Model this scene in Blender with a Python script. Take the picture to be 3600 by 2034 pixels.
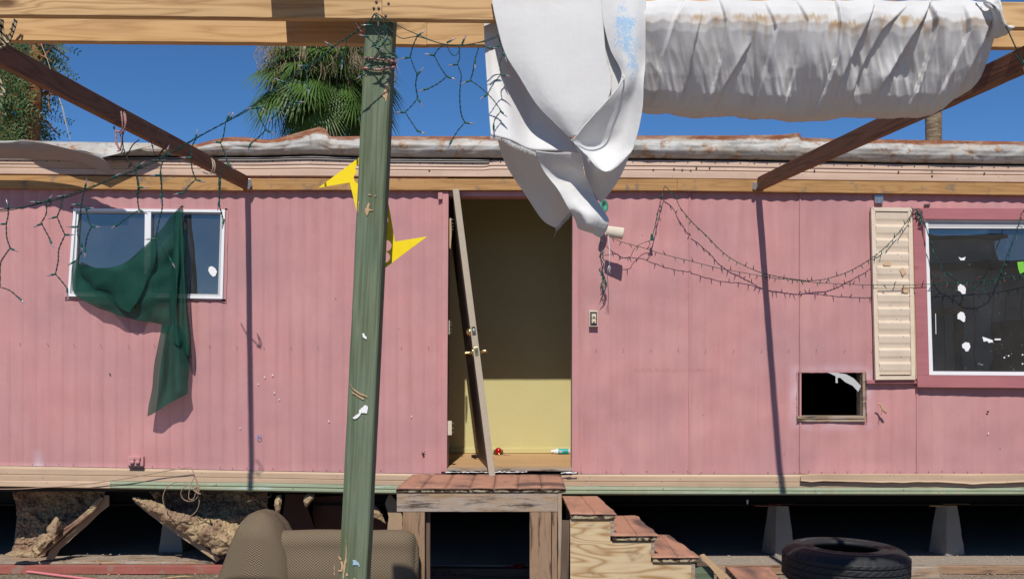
import bpy, bmesh, math, random
from mathutils import Vector, Matrix, noise
for o in list(bpy.data.objects): bpy.data.objects.remove(o)
random.seed(11)
rnd = random.random
def ru(a, b): return a + (b-a)*random.random()
SC = bpy.context.scene
COL = SC.collection

# ------------------------------------------------------------------ camera, world, sun, exposure
F, CX, CY, CH = 3500.0, 1841.0, 1270.0, 1.5          # focal length and principal lines in photo pixels, camera height in m
cd = bpy.data.cameras.new('camera'); cam = bpy.data.objects.new('camera', cd); COL.objects.link(cam)
cam.location = (0, 0, CH); cam.rotation_euler = (math.radians(90), 0, 0)
cd.sensor_width = 36; cd.lens = 35.0
cd.shift_x = -(CX-1800)/3600; cd.shift_y = (CY-1017)/3600
cd.clip_start = 0.05; cd.clip_end = 3000
SC.camera = cam
SUN = Vector((-0.045, -1.0, 1.17)).normalized()
SC.world = bpy.data.worlds.new('World'); SC.world.use_nodes = True
wn = SC.world.node_tree
sky = wn.nodes.new('ShaderNodeTexSky'); sky.sky_type = 'NISHITA'; sky.sun_disc = False
sky.sun_elevation = math.asin(SUN.z); sky.sun_rotation = math.radians(182.6)
sky.air_density = 0.75; sky.dust_density = 0.0; sky.ozone_density = 6.0; sky.altitude = 1500
hs = wn.nodes.new('ShaderNodeHueSaturation'); hs.inputs['Saturation'].default_value = 1.14; hs.inputs['Value'].default_value = 1.08
bg = wn.nodes['Background']; wn.links.new(sky.outputs[0], hs.inputs['Color']); wn.links.new(hs.outputs[0], bg.inputs[0]); bg.inputs[1].default_value = 0.10
ld = bpy.data.lights.new('sun', 'SUN'); ld.energy = 4.5; ld.angle = math.radians(0.53); ld.color = (1.0, 0.95, 0.88)
sun = bpy.data.objects.new('sun', ld); COL.objects.link(sun)
sun.rotation_euler = (-SUN).to_track_quat('-Z', 'Y').to_euler(); sun.location = (0, -20, 30)
SC.view_settings.view_transform = 'Standard'; SC.view_settings.look = 'None'
SC.view_settings.exposure = 0.0; SC.view_settings.gamma = 1.0

# ------------------------------------------------------------------ helpers
def at(px, py, z):                      # photo pixel + real distance -> point in the place
    return Vector(((px-CX)*z/F, z, CH+(CY-py)*z/F))
RG = {'1': (2.079, 0, 0), '2': (2.079, 800, 0), '3': (1.617, 1700, 0), '4': (2.079, 2600, 0), '5': (1.4556, 0, 600),
      '6': (1.819, 900, 500), 'a': (2.079, 1400, 600), 'b': (1.745, 1400, 1200), 'c': (2.453, 1950, 1550),
      'd': (2.862, 0, 1550), 'e': (2.862, 700, 1550), 'f': (2.576, 2600, 1550), '7': (1.4556, 2700, 600), '8': (1.8188, 1950, 600)}
def P(r, pts):
    s, ox, oy = RG[r]
    return [(x/s+ox, y/s+oy) + tuple(q) for x, y, *q in pts]
def lerp(a, b, t): return a+(b-a)*t
def pl(pts, x):                         # piecewise linear
    if x <= pts[0][0]: return pts[0][1]
    for (x0, y0), (x1, y1) in zip(pts, pts[1:]):
        if x <= x1: return lerp(y0, y1, (x-x0)/(x1-x0) if x1 > x0 else 0)
    return pts[-1][1]
def cr(pts, n):                         # Catmull-Rom resample
    m = len(pts)-1; out = []
    for i in range(n):
        t = i/(n-1)*m; k = min(int(t), m-1); u = t-k
        p1, p2 = pts[k], pts[k+1]
        p0 = pts[k-1] if k > 0 else p1*2-p2
        p3 = pts[k+2] if k+2 <= m else p2*2-p1
        out.append(0.5*((2*p1)+(p2-p0)*u+(2*p0-5*p1+4*p2-p3)*u*u+(3*p1-p0-3*p2+p3)*u**3))
    return out
def nz(v, s=1.0, o=0.0): return noise.noise(Vector(v)*s+Vector((o, o*1.7, o*.3)))

W = {}
def put(o, Mw, parent=None):
    COL.objects.link(o); W[o.name] = Mw
    if parent is not None:
        o.parent = parent; o.matrix_basis = W[parent.name].inverted() @ Mw
    else: o.matrix_basis = Mw
    return o
def tag(o, label=None, cat=None, group=None, kind=None):
    if label: o['label'] = label
    if cat: o['category'] = cat
    if group: o['group'] = group
    if kind: o['kind'] = kind
    return o
def thing(name, label, cat, loc=(0, 0, 0), group=None):
    o = bpy.data.objects.new(name, None); o.empty_display_size = .2
    put(o, Matrix.Translation(Vector(loc))); return tag(o, label, cat, group)

class MB:
    def __init__(s): s.v = []; s.f = []; s.m = []; s.s = []; s.a = []; s.u = {}
    def add(s, vs, fs, mi=0, smooth=False, a=0.0):
        b = len(s.v); s.v += [Vector(v) for v in vs]
        s.a += (list(a) if isinstance(a, (list, tuple)) else [a]*len(vs))
        for f in fs: s.f.append([b+i for i in f]); s.m.append(mi); s.s.append(smooth)
        return s
    def hexa(s, c, mi=0, a=0.0):        # 8 corners: bottom loop 0-3, top loop 4-7
        return s.add(c, [(3, 2, 1, 0), (4, 5, 6, 7), (0, 1, 5, 4), (1, 2, 6, 5), (2, 3, 7, 6), (3, 0, 4, 7)], mi, False, a)
    def box(s, x0, x1, y0, y1, z0, z1, mi=0):
        return s.hexa([(x0, y0, z0), (x1, y0, z0), (x1, y1, z0), (x0, y1, z0), (x0, y0, z1), (x1, y0, z1), (x1, y1, z1), (x0, y1, z1)], mi)
    def prism(s, pts, y0, y1, mi=0):    # polygon in XZ, extruded front to back; pts of (x,z)
        n = len(pts)
        area = sum(pts[i][0]*pts[(i+1) % n][1]-pts[(i+1) % n][0]*pts[i][1] for i in range(n))
        if area < 0: pts = pts[::-1]
        vs = [(x, y0, z) for x, z in pts]+[(x, y1, z) for x, z in pts]
        fs = [tuple(range(n)), tuple(range(2*n-1, n-1, -1))]+[(i+n, (i+1) % n+n, (i+1) % n, i) for i in range(n)]
        return s.add(vs, fs, mi)
    def pp(s, pts, z, th, mi=0):        # polygon given by photo pixels at distance z, th thick behind it
        q = [at(p[0], p[1], z) for p in pts]
        return s.prism([(v.x, v.z) for v in q], z, z+th, mi)
    def tube(s, pts, r, n=6, mi=0, cap=True, a=0.0):
        pts = [Vector(p) for p in pts]; m = len(pts); vs = []; up = Vector((0, 0, 1))
        for i, p in enumerate(pts):
            t = (pts[min(i+1, m-1)]-pts[max(i-1, 0)])
            if t.length < 1e-9: t = Vector((0, 0, 1))
            t.normalize()
            if i == 0: up = t.orthogonal().normalized()
            else:
                up = up-t*up.dot(t)
                up = t.orthogonal().normalized() if up.length < 1e-6 else up.normalized()
            b = t.cross(up); rr = r[i] if isinstance(r, (list, tuple)) else r
            for k in range(n):
                an = 2*math.pi*k/n; vs.append(p+(up*math.cos(an)+b*math.sin(an))*rr)
        fs = [(i*n+k, i*n+(k+1) % n, (i+1)*n+(k+1) % n, (i+1)*n+k) for i in range(m-1) for k in range(n)]
        if cap: fs += [tuple(range(n-1, -1, -1)), tuple(range((m-1)*n, m*n))]
        return s.add(vs, fs, mi, True, a)
    def grid(s, g, mi=0, smooth=True, a=0.0, flip=False):   # g[row][col]
        nr, nc = len(g), len(g[0])
        fs = [(i*nc+j, i*nc+j+1, (i+1)*nc+j+1, (i+1)*nc+j) for i in range(nr-1) for j in range(nc-1)]
        if flip: fs = [f[::-1] for f in fs]
        return s.add([v for r in g for v in r], fs, mi, smooth, a)
    def lathe(s, prof, c, n=32, mi=0, Mx=None, smooth=True):  # prof (r,h) about local z
        vs = []
        for r, h in prof:
            for k in range(n):
                an = 2*math.pi*k/n; v = Vector((r*math.cos(an), r*math.sin(an), h))
                vs.append((Mx @ v if Mx else v)+Vector(c))
        fs = [(i*n+k, i*n+(k+1) % n, (i+1)*n+(k+1) % n, (i+1)*n+k) for i in range(len(prof)-1) for k in range(n)]
        return s.add(vs, fs, mi, smooth)
    def build(s, name, mats, parent=None, solid=0, bevel=0, label=None, org=None):
        if not isinstance(mats, (list, tuple)): mats = [mats]
        me = bpy.data.meshes.new(name)
        lo = Vector((min(v.x for v in s.v), min(v.y for v in s.v), min(v.z for v in s.v)))
        hi = Vector((max(v.x for v in s.v), max(v.y for v in s.v), max(v.z for v in s.v)))
        c = Vector(org) if org else Vector(((lo.x+hi.x)/2, (lo.y+hi.y)/2, lo.z))
        me.from_pydata([v-c for v in s.v], [], s.f)
        for m in mats: me.materials.append(m)
        me.polygons.foreach_set('material_index', s.m); me.polygons.foreach_set('use_smooth', s.s)
        if any(s.a):
            at_ = me.attributes.new('mask', 'FLOAT', 'POINT'); at_.data.foreach_set('value', s.a)
        if s.u:
            ul = me.uv_layers.new(name='UVMap')
            for lp in me.loops: ul.data[lp.index].uv = s.u.get(lp.vertex_index, (0, 0))
        me.update()
        o = bpy.data.objects.new(name, me); put(o, Matrix.Translation(c), parent)
        if solid:
            md = o.modifiers.new('solid', 'SOLIDIFY'); md.thickness = solid; md.offset = 0
        if bevel:
            md = o.modifiers.new('bevel', 'BEVEL'); md.width = bevel; md.segments = 2; md.limit_method = 'ANGLE'
        if label: o['label'] = label
        return o
def sheet(mb, rows, nu=30, nv=30, amp=0.0, sc=(20, 20, 8), seed=0.0, mi=0, a=0.0, reg=None, px=True, fine=0.0):
    if reg: rows = [P(reg, r) for r in rows]
    rr = [cr([at(*p) if px else Vector(p) for p in r], nu) for r in rows]
    cols = [cr([r[j] for r in rr], nv) for j in range(nu)]
    g = []
    for i in range(nv):
        row = []
        for j in range(nu):
            p = cols[j][i]
            q1 = cols[min(j+1, nu-1)][i]-cols[max(j-1, 0)][i]; q2 = cols[j][min(i+1, nv-1)]-cols[j][max(i-1, 0)]
            nrm = q1.cross(q2)
            nrm = nrm.normalized() if nrm.length > 1e-9 else Vector((0, -1, 0))
            d = amp*noise.noise(Vector((p.x*sc[0]+seed, p.y*sc[1], p.z*sc[2]+seed)))
            if fine: d += fine*noise.noise(p*70+Vector((seed, 0, 0)))
            row.append(p+nrm*d)
        g.append(row)
    mb.grid(g, mi, True, a)
    return g
def fringe(mb, pts, n, ln, r=0.0006, mi=0, down=(0, 0, -1), spread=.5):
    pts = cr([Vector(p) for p in pts], 60)
    for i in range(n):
        p = pts[int(rnd()*59)].copy()
        d = (Vector(down)+Vector((ru(-spread, spread), ru(-.2, .2), ru(-spread, spread)))).normalized()
        l = ln*ru(.3, 1.2)
        mb.tube([p-d*.002, p+d*l*.5+Vector((ru(-1, 1), 0, 0))*l*.1, p+d*l], [r, r, r*.3], 3, mi, False)
def board(name, p0, p1, w, h, mats, parent=None, up=(0, 0, 1), bevel=0.002, label=None, warp=0.0, seg=24):
    p0, p1 = Vector(p0), Vector(p1); x = (p1-p0); L = x.length; x.normalize()
    z = Vector(up); z = (z-x*z.dot(x)).normalized(); y = z.cross(x)
    Mw = Matrix((x, y, z)).transposed().to_4x4(); Mw.translation = p0
    vs = []; fs = []; sd = ru(0, 90)
    pr = [(-w/2+bevel, -h/2), (w/2-bevel, -h/2), (w/2, -h/2+bevel), (w/2, h/2-bevel), (w/2-bevel, h/2), (-w/2+bevel, h/2), (-w/2, h/2-bevel), (-w/2, -h/2+bevel)]
    for i in range(seg+1):
        t = i/seg; dy = warp*noise.noise(Vector((t*2+sd, 0, 0))); dz = warp*noise.noise(Vector((t*2+sd, 5, 0)))
        for k, (a, b) in enumerate(pr):
            e = .0012*noise.noise(Vector((t*L*9+sd, k*3.1, 1)))
            vs.append((L*t, a+dy+e, b+dz+e))
    for i in range(seg):
        for k in range(8): fs.append((i*8+k, i*8+(k+1) % 8, (i+1)*8+(k+1) % 8, (i+1)*8+k))
    fs += [tuple(range(7, -1, -1)), tuple(range(seg*8, seg*8+8))]
    me = bpy.data.meshes.new(name); me.from_pydata(vs, [], [f[::-1] for f in fs]); me.update()
    bm = bmesh.new(); bm.from_mesh(me); bmesh.ops.recalc_face_normals(bm, faces=bm.faces); bm.to_mesh(me); bm.free()
    for m in (mats if isinstance(mats, (list, tuple)) else [mats]): me.materials.append(m)
    o = bpy.data.objects.new(name, me); put(o, Mw, parent)
    if label: o['label'] = label
    return o
def plate(name, outline, holes, y, th, mat, parent=None):   # flat plate with round holes, outline (x,z)
    cu = bpy.data.curves.new('c', 'CURVE'); cu.dimensions = '2D'; cu.fill_mode = 'BOTH'; cu.extrude = th/2
    for loop in [outline]+holes:
        sp = cu.splines.new('POLY'); sp.points.add(len(loop)-1); sp.use_cyclic_u = True
        for i, (x, z) in enumerate(loop): sp.points[i].co = (x, z, 0, 1)
    t = bpy.data.objects.new('t', cu); COL.objects.link(t)
    dg = bpy.context.evaluated_depsgraph_get(); me = bpy.data.meshes.new_from_object(t.evaluated_get(dg))
    bpy.data.objects.remove(t); me.name = name
    c = Vector((outline[0][0], y, outline[0][1]))
    me.transform(Matrix.Rotation(math.radians(90), 4, 'X')); me.transform(Matrix.Translation(-Vector((c.x, 0, c.z))))
    me.materials.clear(); me.materials.append(mat)
    o = bpy.data.objects.new(name, me); return put(o, Matrix.Translation(c), parent)

# ------------------------------------------------------------------ materials
class NT:
    def __init__(s, name):
        s.m = bpy.data.materials.new(name); s.m.use_nodes = True; s.t = s.m.node_tree; s.t.nodes.clear()
        s.out = s.t.nodes.new('ShaderNodeOutputMaterial')
    def n(s, typ, **kw):
        nd = s.t.nodes.new(typ)
        for k, v in kw.items(): setattr(nd, k, v)
        return nd
    def L(s, a, b):
        if hasattr(a, 'outputs'): a = a.outputs[0]
        s.t.links.new(a, b)
    def put(s, inp, v):
        if v is None: return
        if isinstance(v, (int, float)): inp.default_value = v
        elif isinstance(v, (tuple, list)): inp.default_value = tuple(v)+((1,) if len(v) == 3 and len(inp.default_value) == 4 else ())
        else: s.L(v, inp)
    def obj(s): return s.n('ShaderNodeTexCoord').outputs['Object']
    def pos(s): return s.n('ShaderNodeNewGeometry').outputs['Position']
    def rndv(s): return s.n('ShaderNodeObjectInfo').outputs['Random']
    def mask(s, name='mask'): nd = s.n('ShaderNodeAttribute'); nd.attribute_name = name; return nd.outputs['Fac']
    def mp(s, v, sc=(1, 1, 1), lo=(0, 0, 0)):
        m = s.n('ShaderNodeMapping'); s.L(v, m.inputs[0]); m.inputs['Scale'].default_value = sc
        if isinstance(lo, tuple): m.inputs['Location'].default_value = lo
        else: s.L(lo, m.inputs['Location'])
        return m.outputs[0]
    def noise(s, v, sc=5, det=4, ro=.55, dist=0):
        t = s.n('ShaderNodeTexNoise'); s.L(v, t.inputs['Vector']); t.inputs['Scale'].default_value = sc
        t.inputs['Detail'].default_value = det; t.inputs['Roughness'].default_value = ro; t.inputs['Distortion'].default_value = dist
        return t.outputs[0]
    def vor(s, v, sc=5, out='Distance', rand=1.0):
        t = s.n('ShaderNodeTexVoronoi'); s.L(v, t.inputs['Vector']); t.inputs['Scale'].default_value = sc; t.inputs['Randomness'].default_value = rand
        return t.outputs[out]
    def wave(s, v, sc=5, dist=2, det=2, ax='Z', typ='BANDS', ds=1):
        t = s.n('ShaderNodeTexWave'); s.L(v, t.inputs['Vector']); t.wave_type = typ
        if typ == 'BANDS': t.bands_direction = ax
        t.inputs['Scale'].default_value = sc; t.inputs['Distortion'].default_value = dist; t.inputs['Detail'].default_value = det; t.inputs['Detail Scale'].default_value = ds
        return t.outputs['Fac']
    def ramp(s, f, *st, ip='LINEAR'):
        r = s.n('ShaderNodeValToRGB'); s.L(f, r.inputs[0]); e = r.color_ramp.elements; r.color_ramp.interpolation = ip
        while len(e) < len(st): e.new(.5)
        for k, (p, c) in enumerate(st):
            e[k].position = p; c = (c, c, c) if isinstance(c, (int, float)) else c; e[k].color = tuple(c)+(1,)
        return r.outputs[0]
    def mix(s, f, a, b, mode='MIX'):
        m = s.n('ShaderNodeMix', data_type='RGBA', blend_type=mode)
        s.put(m.inputs[0], f); s.put(m.inputs[6], a); s.put(m.inputs[7], b); return m.outputs[2]
    def ma(s, op, a, b=None, c=None, clamp=False):
        m = s.n('ShaderNodeMath', operation=op, use_clamp=clamp); s.put(m.inputs[0], a); s.put(m.inputs[1], b)
        if c is not None: s.put(m.inputs[2], c)
        return m.outputs[0]
    def sep(s, v): return s.n_sep(v)
    def n_sep(s, v): x = s.n('ShaderNodeSeparateXYZ'); s.L(v, x.inputs[0]); return x.outputs
    def bump(s, h, st=.3, d=.01, nrm=None):
        b = s.n('ShaderNodeBump'); b.inputs['Strength'].default_value = st; b.inputs['Distance'].default_value = d; s.L(h, b.inputs['Height'])
        if nrm is not None: s.L(nrm, b.inputs['Normal'])
        return b.outputs[0]
    def bsdf(s, col, ro=.6, nrm=None, spec=.3, metal=0, **kw):
        p = s.n('ShaderNodeBsdfPrincipled'); s.put(p.inputs['Base Color'], col); s.put(p.inputs['Roughness'], ro)
        s.put(p.inputs['Specular IOR Level'], spec); s.put(p.inputs['Metallic'], metal)
        if nrm is not None: s.L(nrm, p.inputs['Normal'])
        for k, v in kw.items(): s.put(p.inputs[k.replace('_', ' ')], v)
        s.L(p.outputs[0], s.out.inputs[0]); s.p = p; return s.m

def plain(name, col, ro=.6, var=.12, sc=30, bump=.1, metal=0, spec=.3):
    t = NT(name); v = t.obj(); n = t.noise(v, sc, 5); n2 = t.noise(v, sc*.2, 3)
    c2 = tuple(x*(1-var*1.6) for x in col); c1 = tuple(min(1, x*(1+var)) for x in col)
    c = t.mix(t.ma('MULTIPLY_ADD', n, .6, t.ma('MULTIPLY', n2, .4)), c2, c1)
    return t.bsdf(c, ro, t.bump(n, bump, .005), spec, metal)
def wood(name, light, dark, ring=.8, knot=1.0, weather=None, sc=1.0, rough=.75, spots=None, kd=(.10, .045, .02)):
    t = NT(name); o = t.obj()
    rv = t.rndv(); cmb = t.n('ShaderNodeCombineXYZ'); m37 = t.ma('MULTIPLY', rv, 37.0)
    for i in range(3): t.L(m37, cmb.inputs[i])
    v = t.mp(o, (1, 1, 1), cmb.outputs[0])
    kv = t.mp(v, (2.3*sc, 5, 7*sc)); kd_ = t.vor(kv, 1.0); kc = t.n_sep(t.vor(kv, 1.0, 'Color'))[0]
    gate = t.ma('GREATER_THAN', kc, .62)
    near = t.ma('MULTIPLY', t.ramp(kd_, (0, 1), (.42, 0), ip='EASE'), gate)
    knotm = t.ma('MULTIPLY', t.ramp(kd_, (.06, 1), (.14, 0)), gate)
    g = t.mp(v, (.9*sc, 14*sc, 14*sc)); gn = t.noise(g, 1.0, 3, .5)
    f = t.ma('ADD', t.ma('MULTIPLY', gn, 7.0), t.ma('MULTIPLY', near, 2.2*knot))
    rings = t.ma('PINGPONG', f, .5)
    rings = t.ma('MULTIPLY', rings, 2.0)
    fine = t.noise(t.mp(v, (6*sc, 260, 260)), 1.0, 3, .6)
    h = t.ma('ADD', t.ma('MULTIPLY', t.ma('POWER', rings, 2.0), ring*.75), t.ma('MULTIPLY', fine, .35))
    c = t.mix(h, light, dark)
    big = t.noise(t.mp(v, (2.5, 9, 9)), 1.0, 3)
    c = t.mix(t.ma('MULTIPLY', t.ramp(big, (.35, 0), (.7, 1)), .35), c, tuple(x*.62 for x in light))
    if weather:
        wn_ = t.noise(t.mp(v, (5, 22, 22)), 1.0, 5, .65)
        c = t.mix(t.ramp(wn_, (.40, 0), (.62, 1)), c, weather)
        c = t.mix(t.ramp(t.noise(t.mp(v, (4, 34, 34)), 1.0, 5, .7), (.53, 0), (.66, .9)), c, (.04, .03, .025))
    if spots: c = t.mix(t.ramp(t.noise(v, 9, 5, .6), (.56, 0), (.66, .9)), c, spots)
    c = t.mix(t.ma('MULTIPLY', knotm, min(knot, 1)*.85), c, kd)
    return t.bsdf(c, rough, t.bump(h, .35, .002), .2)

MT = {}
def pink():
    t = NT('pink_paint'); v = t.pos()
    st = t.noise(t.mp(v, (14, 1, .9)), 1.0, 5, .6); bl = t.noise(v, 1.6, 4, .5); fn = t.noise(v, 60, 4, .7)
    c = t.mix(t.ramp(st, (.3, 0), (.7, 1)), (.480, .225, .222), (.548, .270, .264))
    c = t.mix(t.ramp(bl, (.38, 0), (.68, .75)), c, (.41, .225, .23))
    c = t.mix(t.ramp(t.noise(t.mp(v, (3.2, 1, 1.2), (7, 7, 7)), 1.0, 5, .6), (.5, 0), (.75, .5)), c, (.60, .325, .30))
    c = t.mix(t.ramp(fn, (.62, 0), (.75, .22)), c, (.40, .18, .17))
    sc = t.noise(t.mp(v, (45, 1, 7)), 1.0, 4, .7)
    c = t.mix(t.ramp(sc, (.66, 0), (.74, .45)), c, (.62, .35, .34))
    sc2 = t.noise(t.mp(v, (9, 1, 30), (3, 3, 3)), 1.0, 5, .75)
    c = t.mix(t.ramp(sc2, (.70, 0), (.76, .35)), c, (.33, .14, .13))
    # chalky white scuffs low on the wall and round the cut-out
    c = t.mix(t.ma('MULTIPLY', t.mask(), .75), c, (.66, .62, .72))
    c = t.mix(t.ma('MULTIPLY', t.ma('MULTIPLY', t.mask(), -1.0), t.ramp(t.noise(t.mp(v, (3, 1, 1.5)), 1, 4), (.3, .35), (.65, 1.0))), c, (.25, .115, .12))  # negative mask: groove shade painted into the colour
    sx = t.n_sep(v)   # faded stamped lettering left on the right-hand panel
    inz = t.ma('LESS_THAN', t.ma('ABSOLUTE', t.ma('SUBTRACT', sx[2], 1.438)), .0135); inx = t.ma('LESS_THAN', t.ma('ABSOLUTE', t.ma('SUBTRACT', sx[0], 1.05)), .278)
    gl = t.ma('GREATER_THAN', t.noise(t.mp(v, (95, 1, 30)), 1.0, 1, .5), .49); fd = t.ramp(sx[0], (.0, 0), (.77, .55), (1.0, .5), (1.0, .3))
    c = t.mix(t.ma('MULTIPLY', t.ma('MULTIPLY', inz, inx), t.ma('MULTIPLY', gl, .34)), c, (.36, .15, .13))
    z = t.n_sep(v)[2]
    dirt = t.ma('MULTIPLY', t.ramp(z, (0, 1), (.35, 1), (.55, 0)), t.ramp(t.noise(t.mp(v, (7, 1, 2.5)), 1, 5, .65), (.42, 0), (.72, .4)))
    h = t.ma('ADD', t.ma('MULTIPLY', t.noise(t.mp(v, (7, 1, 4)), 1.0, 4, .55), 1.0), t.ma('MULTIPLY', fn, .06))
    dots = t.vor(t.mp(v, (1, .01, 1)), 5.0)
    c = t.mix(t.ramp(dots, (.018, 1), (.028, 0)), c, (.10, .05, .045))
    return t.bsdf(c, .62, t.bump(h, .30, .02), .25)
MT['pink'] = pink()
def trimpaint(name, c1, c2, drip=None):
    t = NT(name); v = t.pos()
    n = t.noise(t.mp(v, (1.2, 1, 26)), 1.0, 5, .6); n2 = t.noise(v, 5, 5, .6)
    c = t.mix(t.ramp(n, (.3, 0), (.7, 1)), c1, c2)
    c = t.mix(t.ramp(n2, (.5, 0), (.75, .4)), c, tuple(x*.72 for x in c1))
    if drip:
        d = t.noise(t.mp(v, (70, 1, 2.5)), 1.0, 2, .5); g = t.noise(v, 1.4, 2)
        c = t.mix(t.ma('MULTIPLY', t.ramp(d, (.62, 0), (.66, .8)), t.ramp(g, (.5, 0), (.55, 1))), c, drip)
        w = t.noise(t.mp(v, (2.2, 1, 20), (5, 5, 5)), 1.0, 4, .6)
        c = t.mix(t.ramp(w, (.58, 0), (.68, .7)), c, (.50, .58, .60))
    c = t.mix(t.ramp(t.vor(t.mp(v, (1, .01, 1)), 24.0), (.06, 1), (.09, 0)), c, (.05, .04, .03))
    return t.bsdf(c, .5, t.bump(n2, .15, .01), .35)
MT['beige'] = trimpaint('beige_paint', (.47, .325, .235), (.55, .39, .29))
MT['beige_low'] = trimpaint('tan_paint', (.41, .29, .19), (.51, .365, .25))
MT['greentrim'] = trimpaint('green_trim_paint', (.21, .255, .155), (.35, .39, .27), drip=(.47, .34, .21))
MT['shutter'] = trimpaint('cream_vinyl', (.66, .54, .41), (.73, .61, .48))
def roofmetal():
    t = NT('weathered_roof_metal'); v = t.pos()
    n = t.noise(v, 7, 6, .6); n2 = t.noise(t.mp(v, (3, 3, 9)), 1.0, 5, .6)
    c = t.mix(t.ramp(n, (.35, 0), (.7, 1)), (.33, .315, .28), (.52, .52, .50))
    c = t.mix(t.ramp(n2, (.5, 0), (.7, .6)), c, (.40, .32, .23))
    rn = t.noise(t.mp(v, (9, 9, 14)), 1.0, 6, .65)
    m = t.ma('ADD', t.mask(), t.ma('MULTIPLY', t.ma('SUBTRACT', rn, .5), 1.1))
    rust = t.mix(t.noise(v, 25, 5, .7), (.11, .03, .015), (.30, .10, .03))
    c = t.mix(t.ramp(m, (.42, 0), (.55, .55), (.68, 1)), c, rust)
    c = t.mix(t.ramp(t.noise(v, 13, 6, .72), (.535, 0), (.62, .85)), c, (.30, .14, .055))
    c = t.mix(t.ramp(t.noise(t.mp(v, (5, 5, 16), (3, 1, 2)), 1.0, 5, .6), (.52, 0), (.66, .55)), c, (.36, .27, .17))
    return t.bsdf(c, .5, t.bump(t.noise(v, 9, 4), .35, .02), .3, 0.0)
MT['roof'] = roofmetal()
MT['galv'] = plain('grey_sheet_metal', (.34, .31, .29), .5, .15, 8, .2)
MT['beam'] = wood('golden_fir', (.66, .43, .21), (.36, .20, .085), 1.0)
MT['beam2'] = wood('pale_golden_fir', (.66, .42, .20), (.42, .235, .095), .8)
MT['ledger'] = wood('weathered_fir', (.50, .285, .115), (.30, .15, .055), .8, spots=(.20, .15, .10))
MT['rafter'] = wood('brown_fir', (.27, .135, .070), (.13, .060, .032), .9, .8, kd=(.07, .03, .015))
MT['oldwood'] = wood('weathered_grey_timber', (.42, .29, .18), (.22, .14, .085), .8, 1, weather=(.36, .30, .25))
MT['postwood'] = wood('brown_old_timber', (.38, .24, .145), (.19, .105, .055), .9, 1, weather=(.30, .20, .13))
MT['darkwood'] = wood('dark_weathered_timber', (.16, .11, .08), (.08, .055, .04), .8)
MT['floorwood'] = wood('plank_floor', (.55, .35, .18), (.38, .22, .10), .7)
MT['redwood'] = wood('red_painted_timber', (.36, .12, .095), (.26, .08, .06), .5, .5, spots=(.27, .18, .14))
MT['ply'] = wood('striped_plywood', (.62, .45, .26), (.40, .23, .095), 1.0, .6, sc=.55)
MT['pinkwood'] = wood('pink_painted_timber', (.43, .165, .175), (.35, .13, .14), .5, .6, kd=(.2, .08, .08))
def greenpost():
    t = NT('green_painted_timber'); v = t.obj()
    g = t.noise(t.mp(v, (.8, 30, 30)), 1.0, 3, .5); r = t.ma('MULTIPLY', t.ma('PINGPONG', t.ma('MULTIPLY', g, 6), .5), 2)
    n = t.noise(t.mp(v, (4, 16, 16)), 1.0, 5, .6)
    c = t.mix(r, (.092, .125, .072), (.160, .195, .128))
    c = t.mix(t.ramp(n, (.45, 0), (.75, .6)), c, (.085, .092, .04))
    c = t.mix(t.ramp(t.noise(v, 3, 3), (.45, 0), (.7, .4)), c, (.10, .155, .115))
    c = t.mix(t.ramp(t.noise(t.mp(v, (6, 40, 40), (4, 4, 4)), 1.0, 5, .7), (.70, 0), (.73, .9)), c, (.38, .25, .13))
    return t.bsdf(c, .7, t.bump(t.ma('ADD', r, t.noise(t.mp(v, (8, 200, 200)), 1, 2)), .45, .002), .2)
MT['green'] = greenpost()
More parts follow.
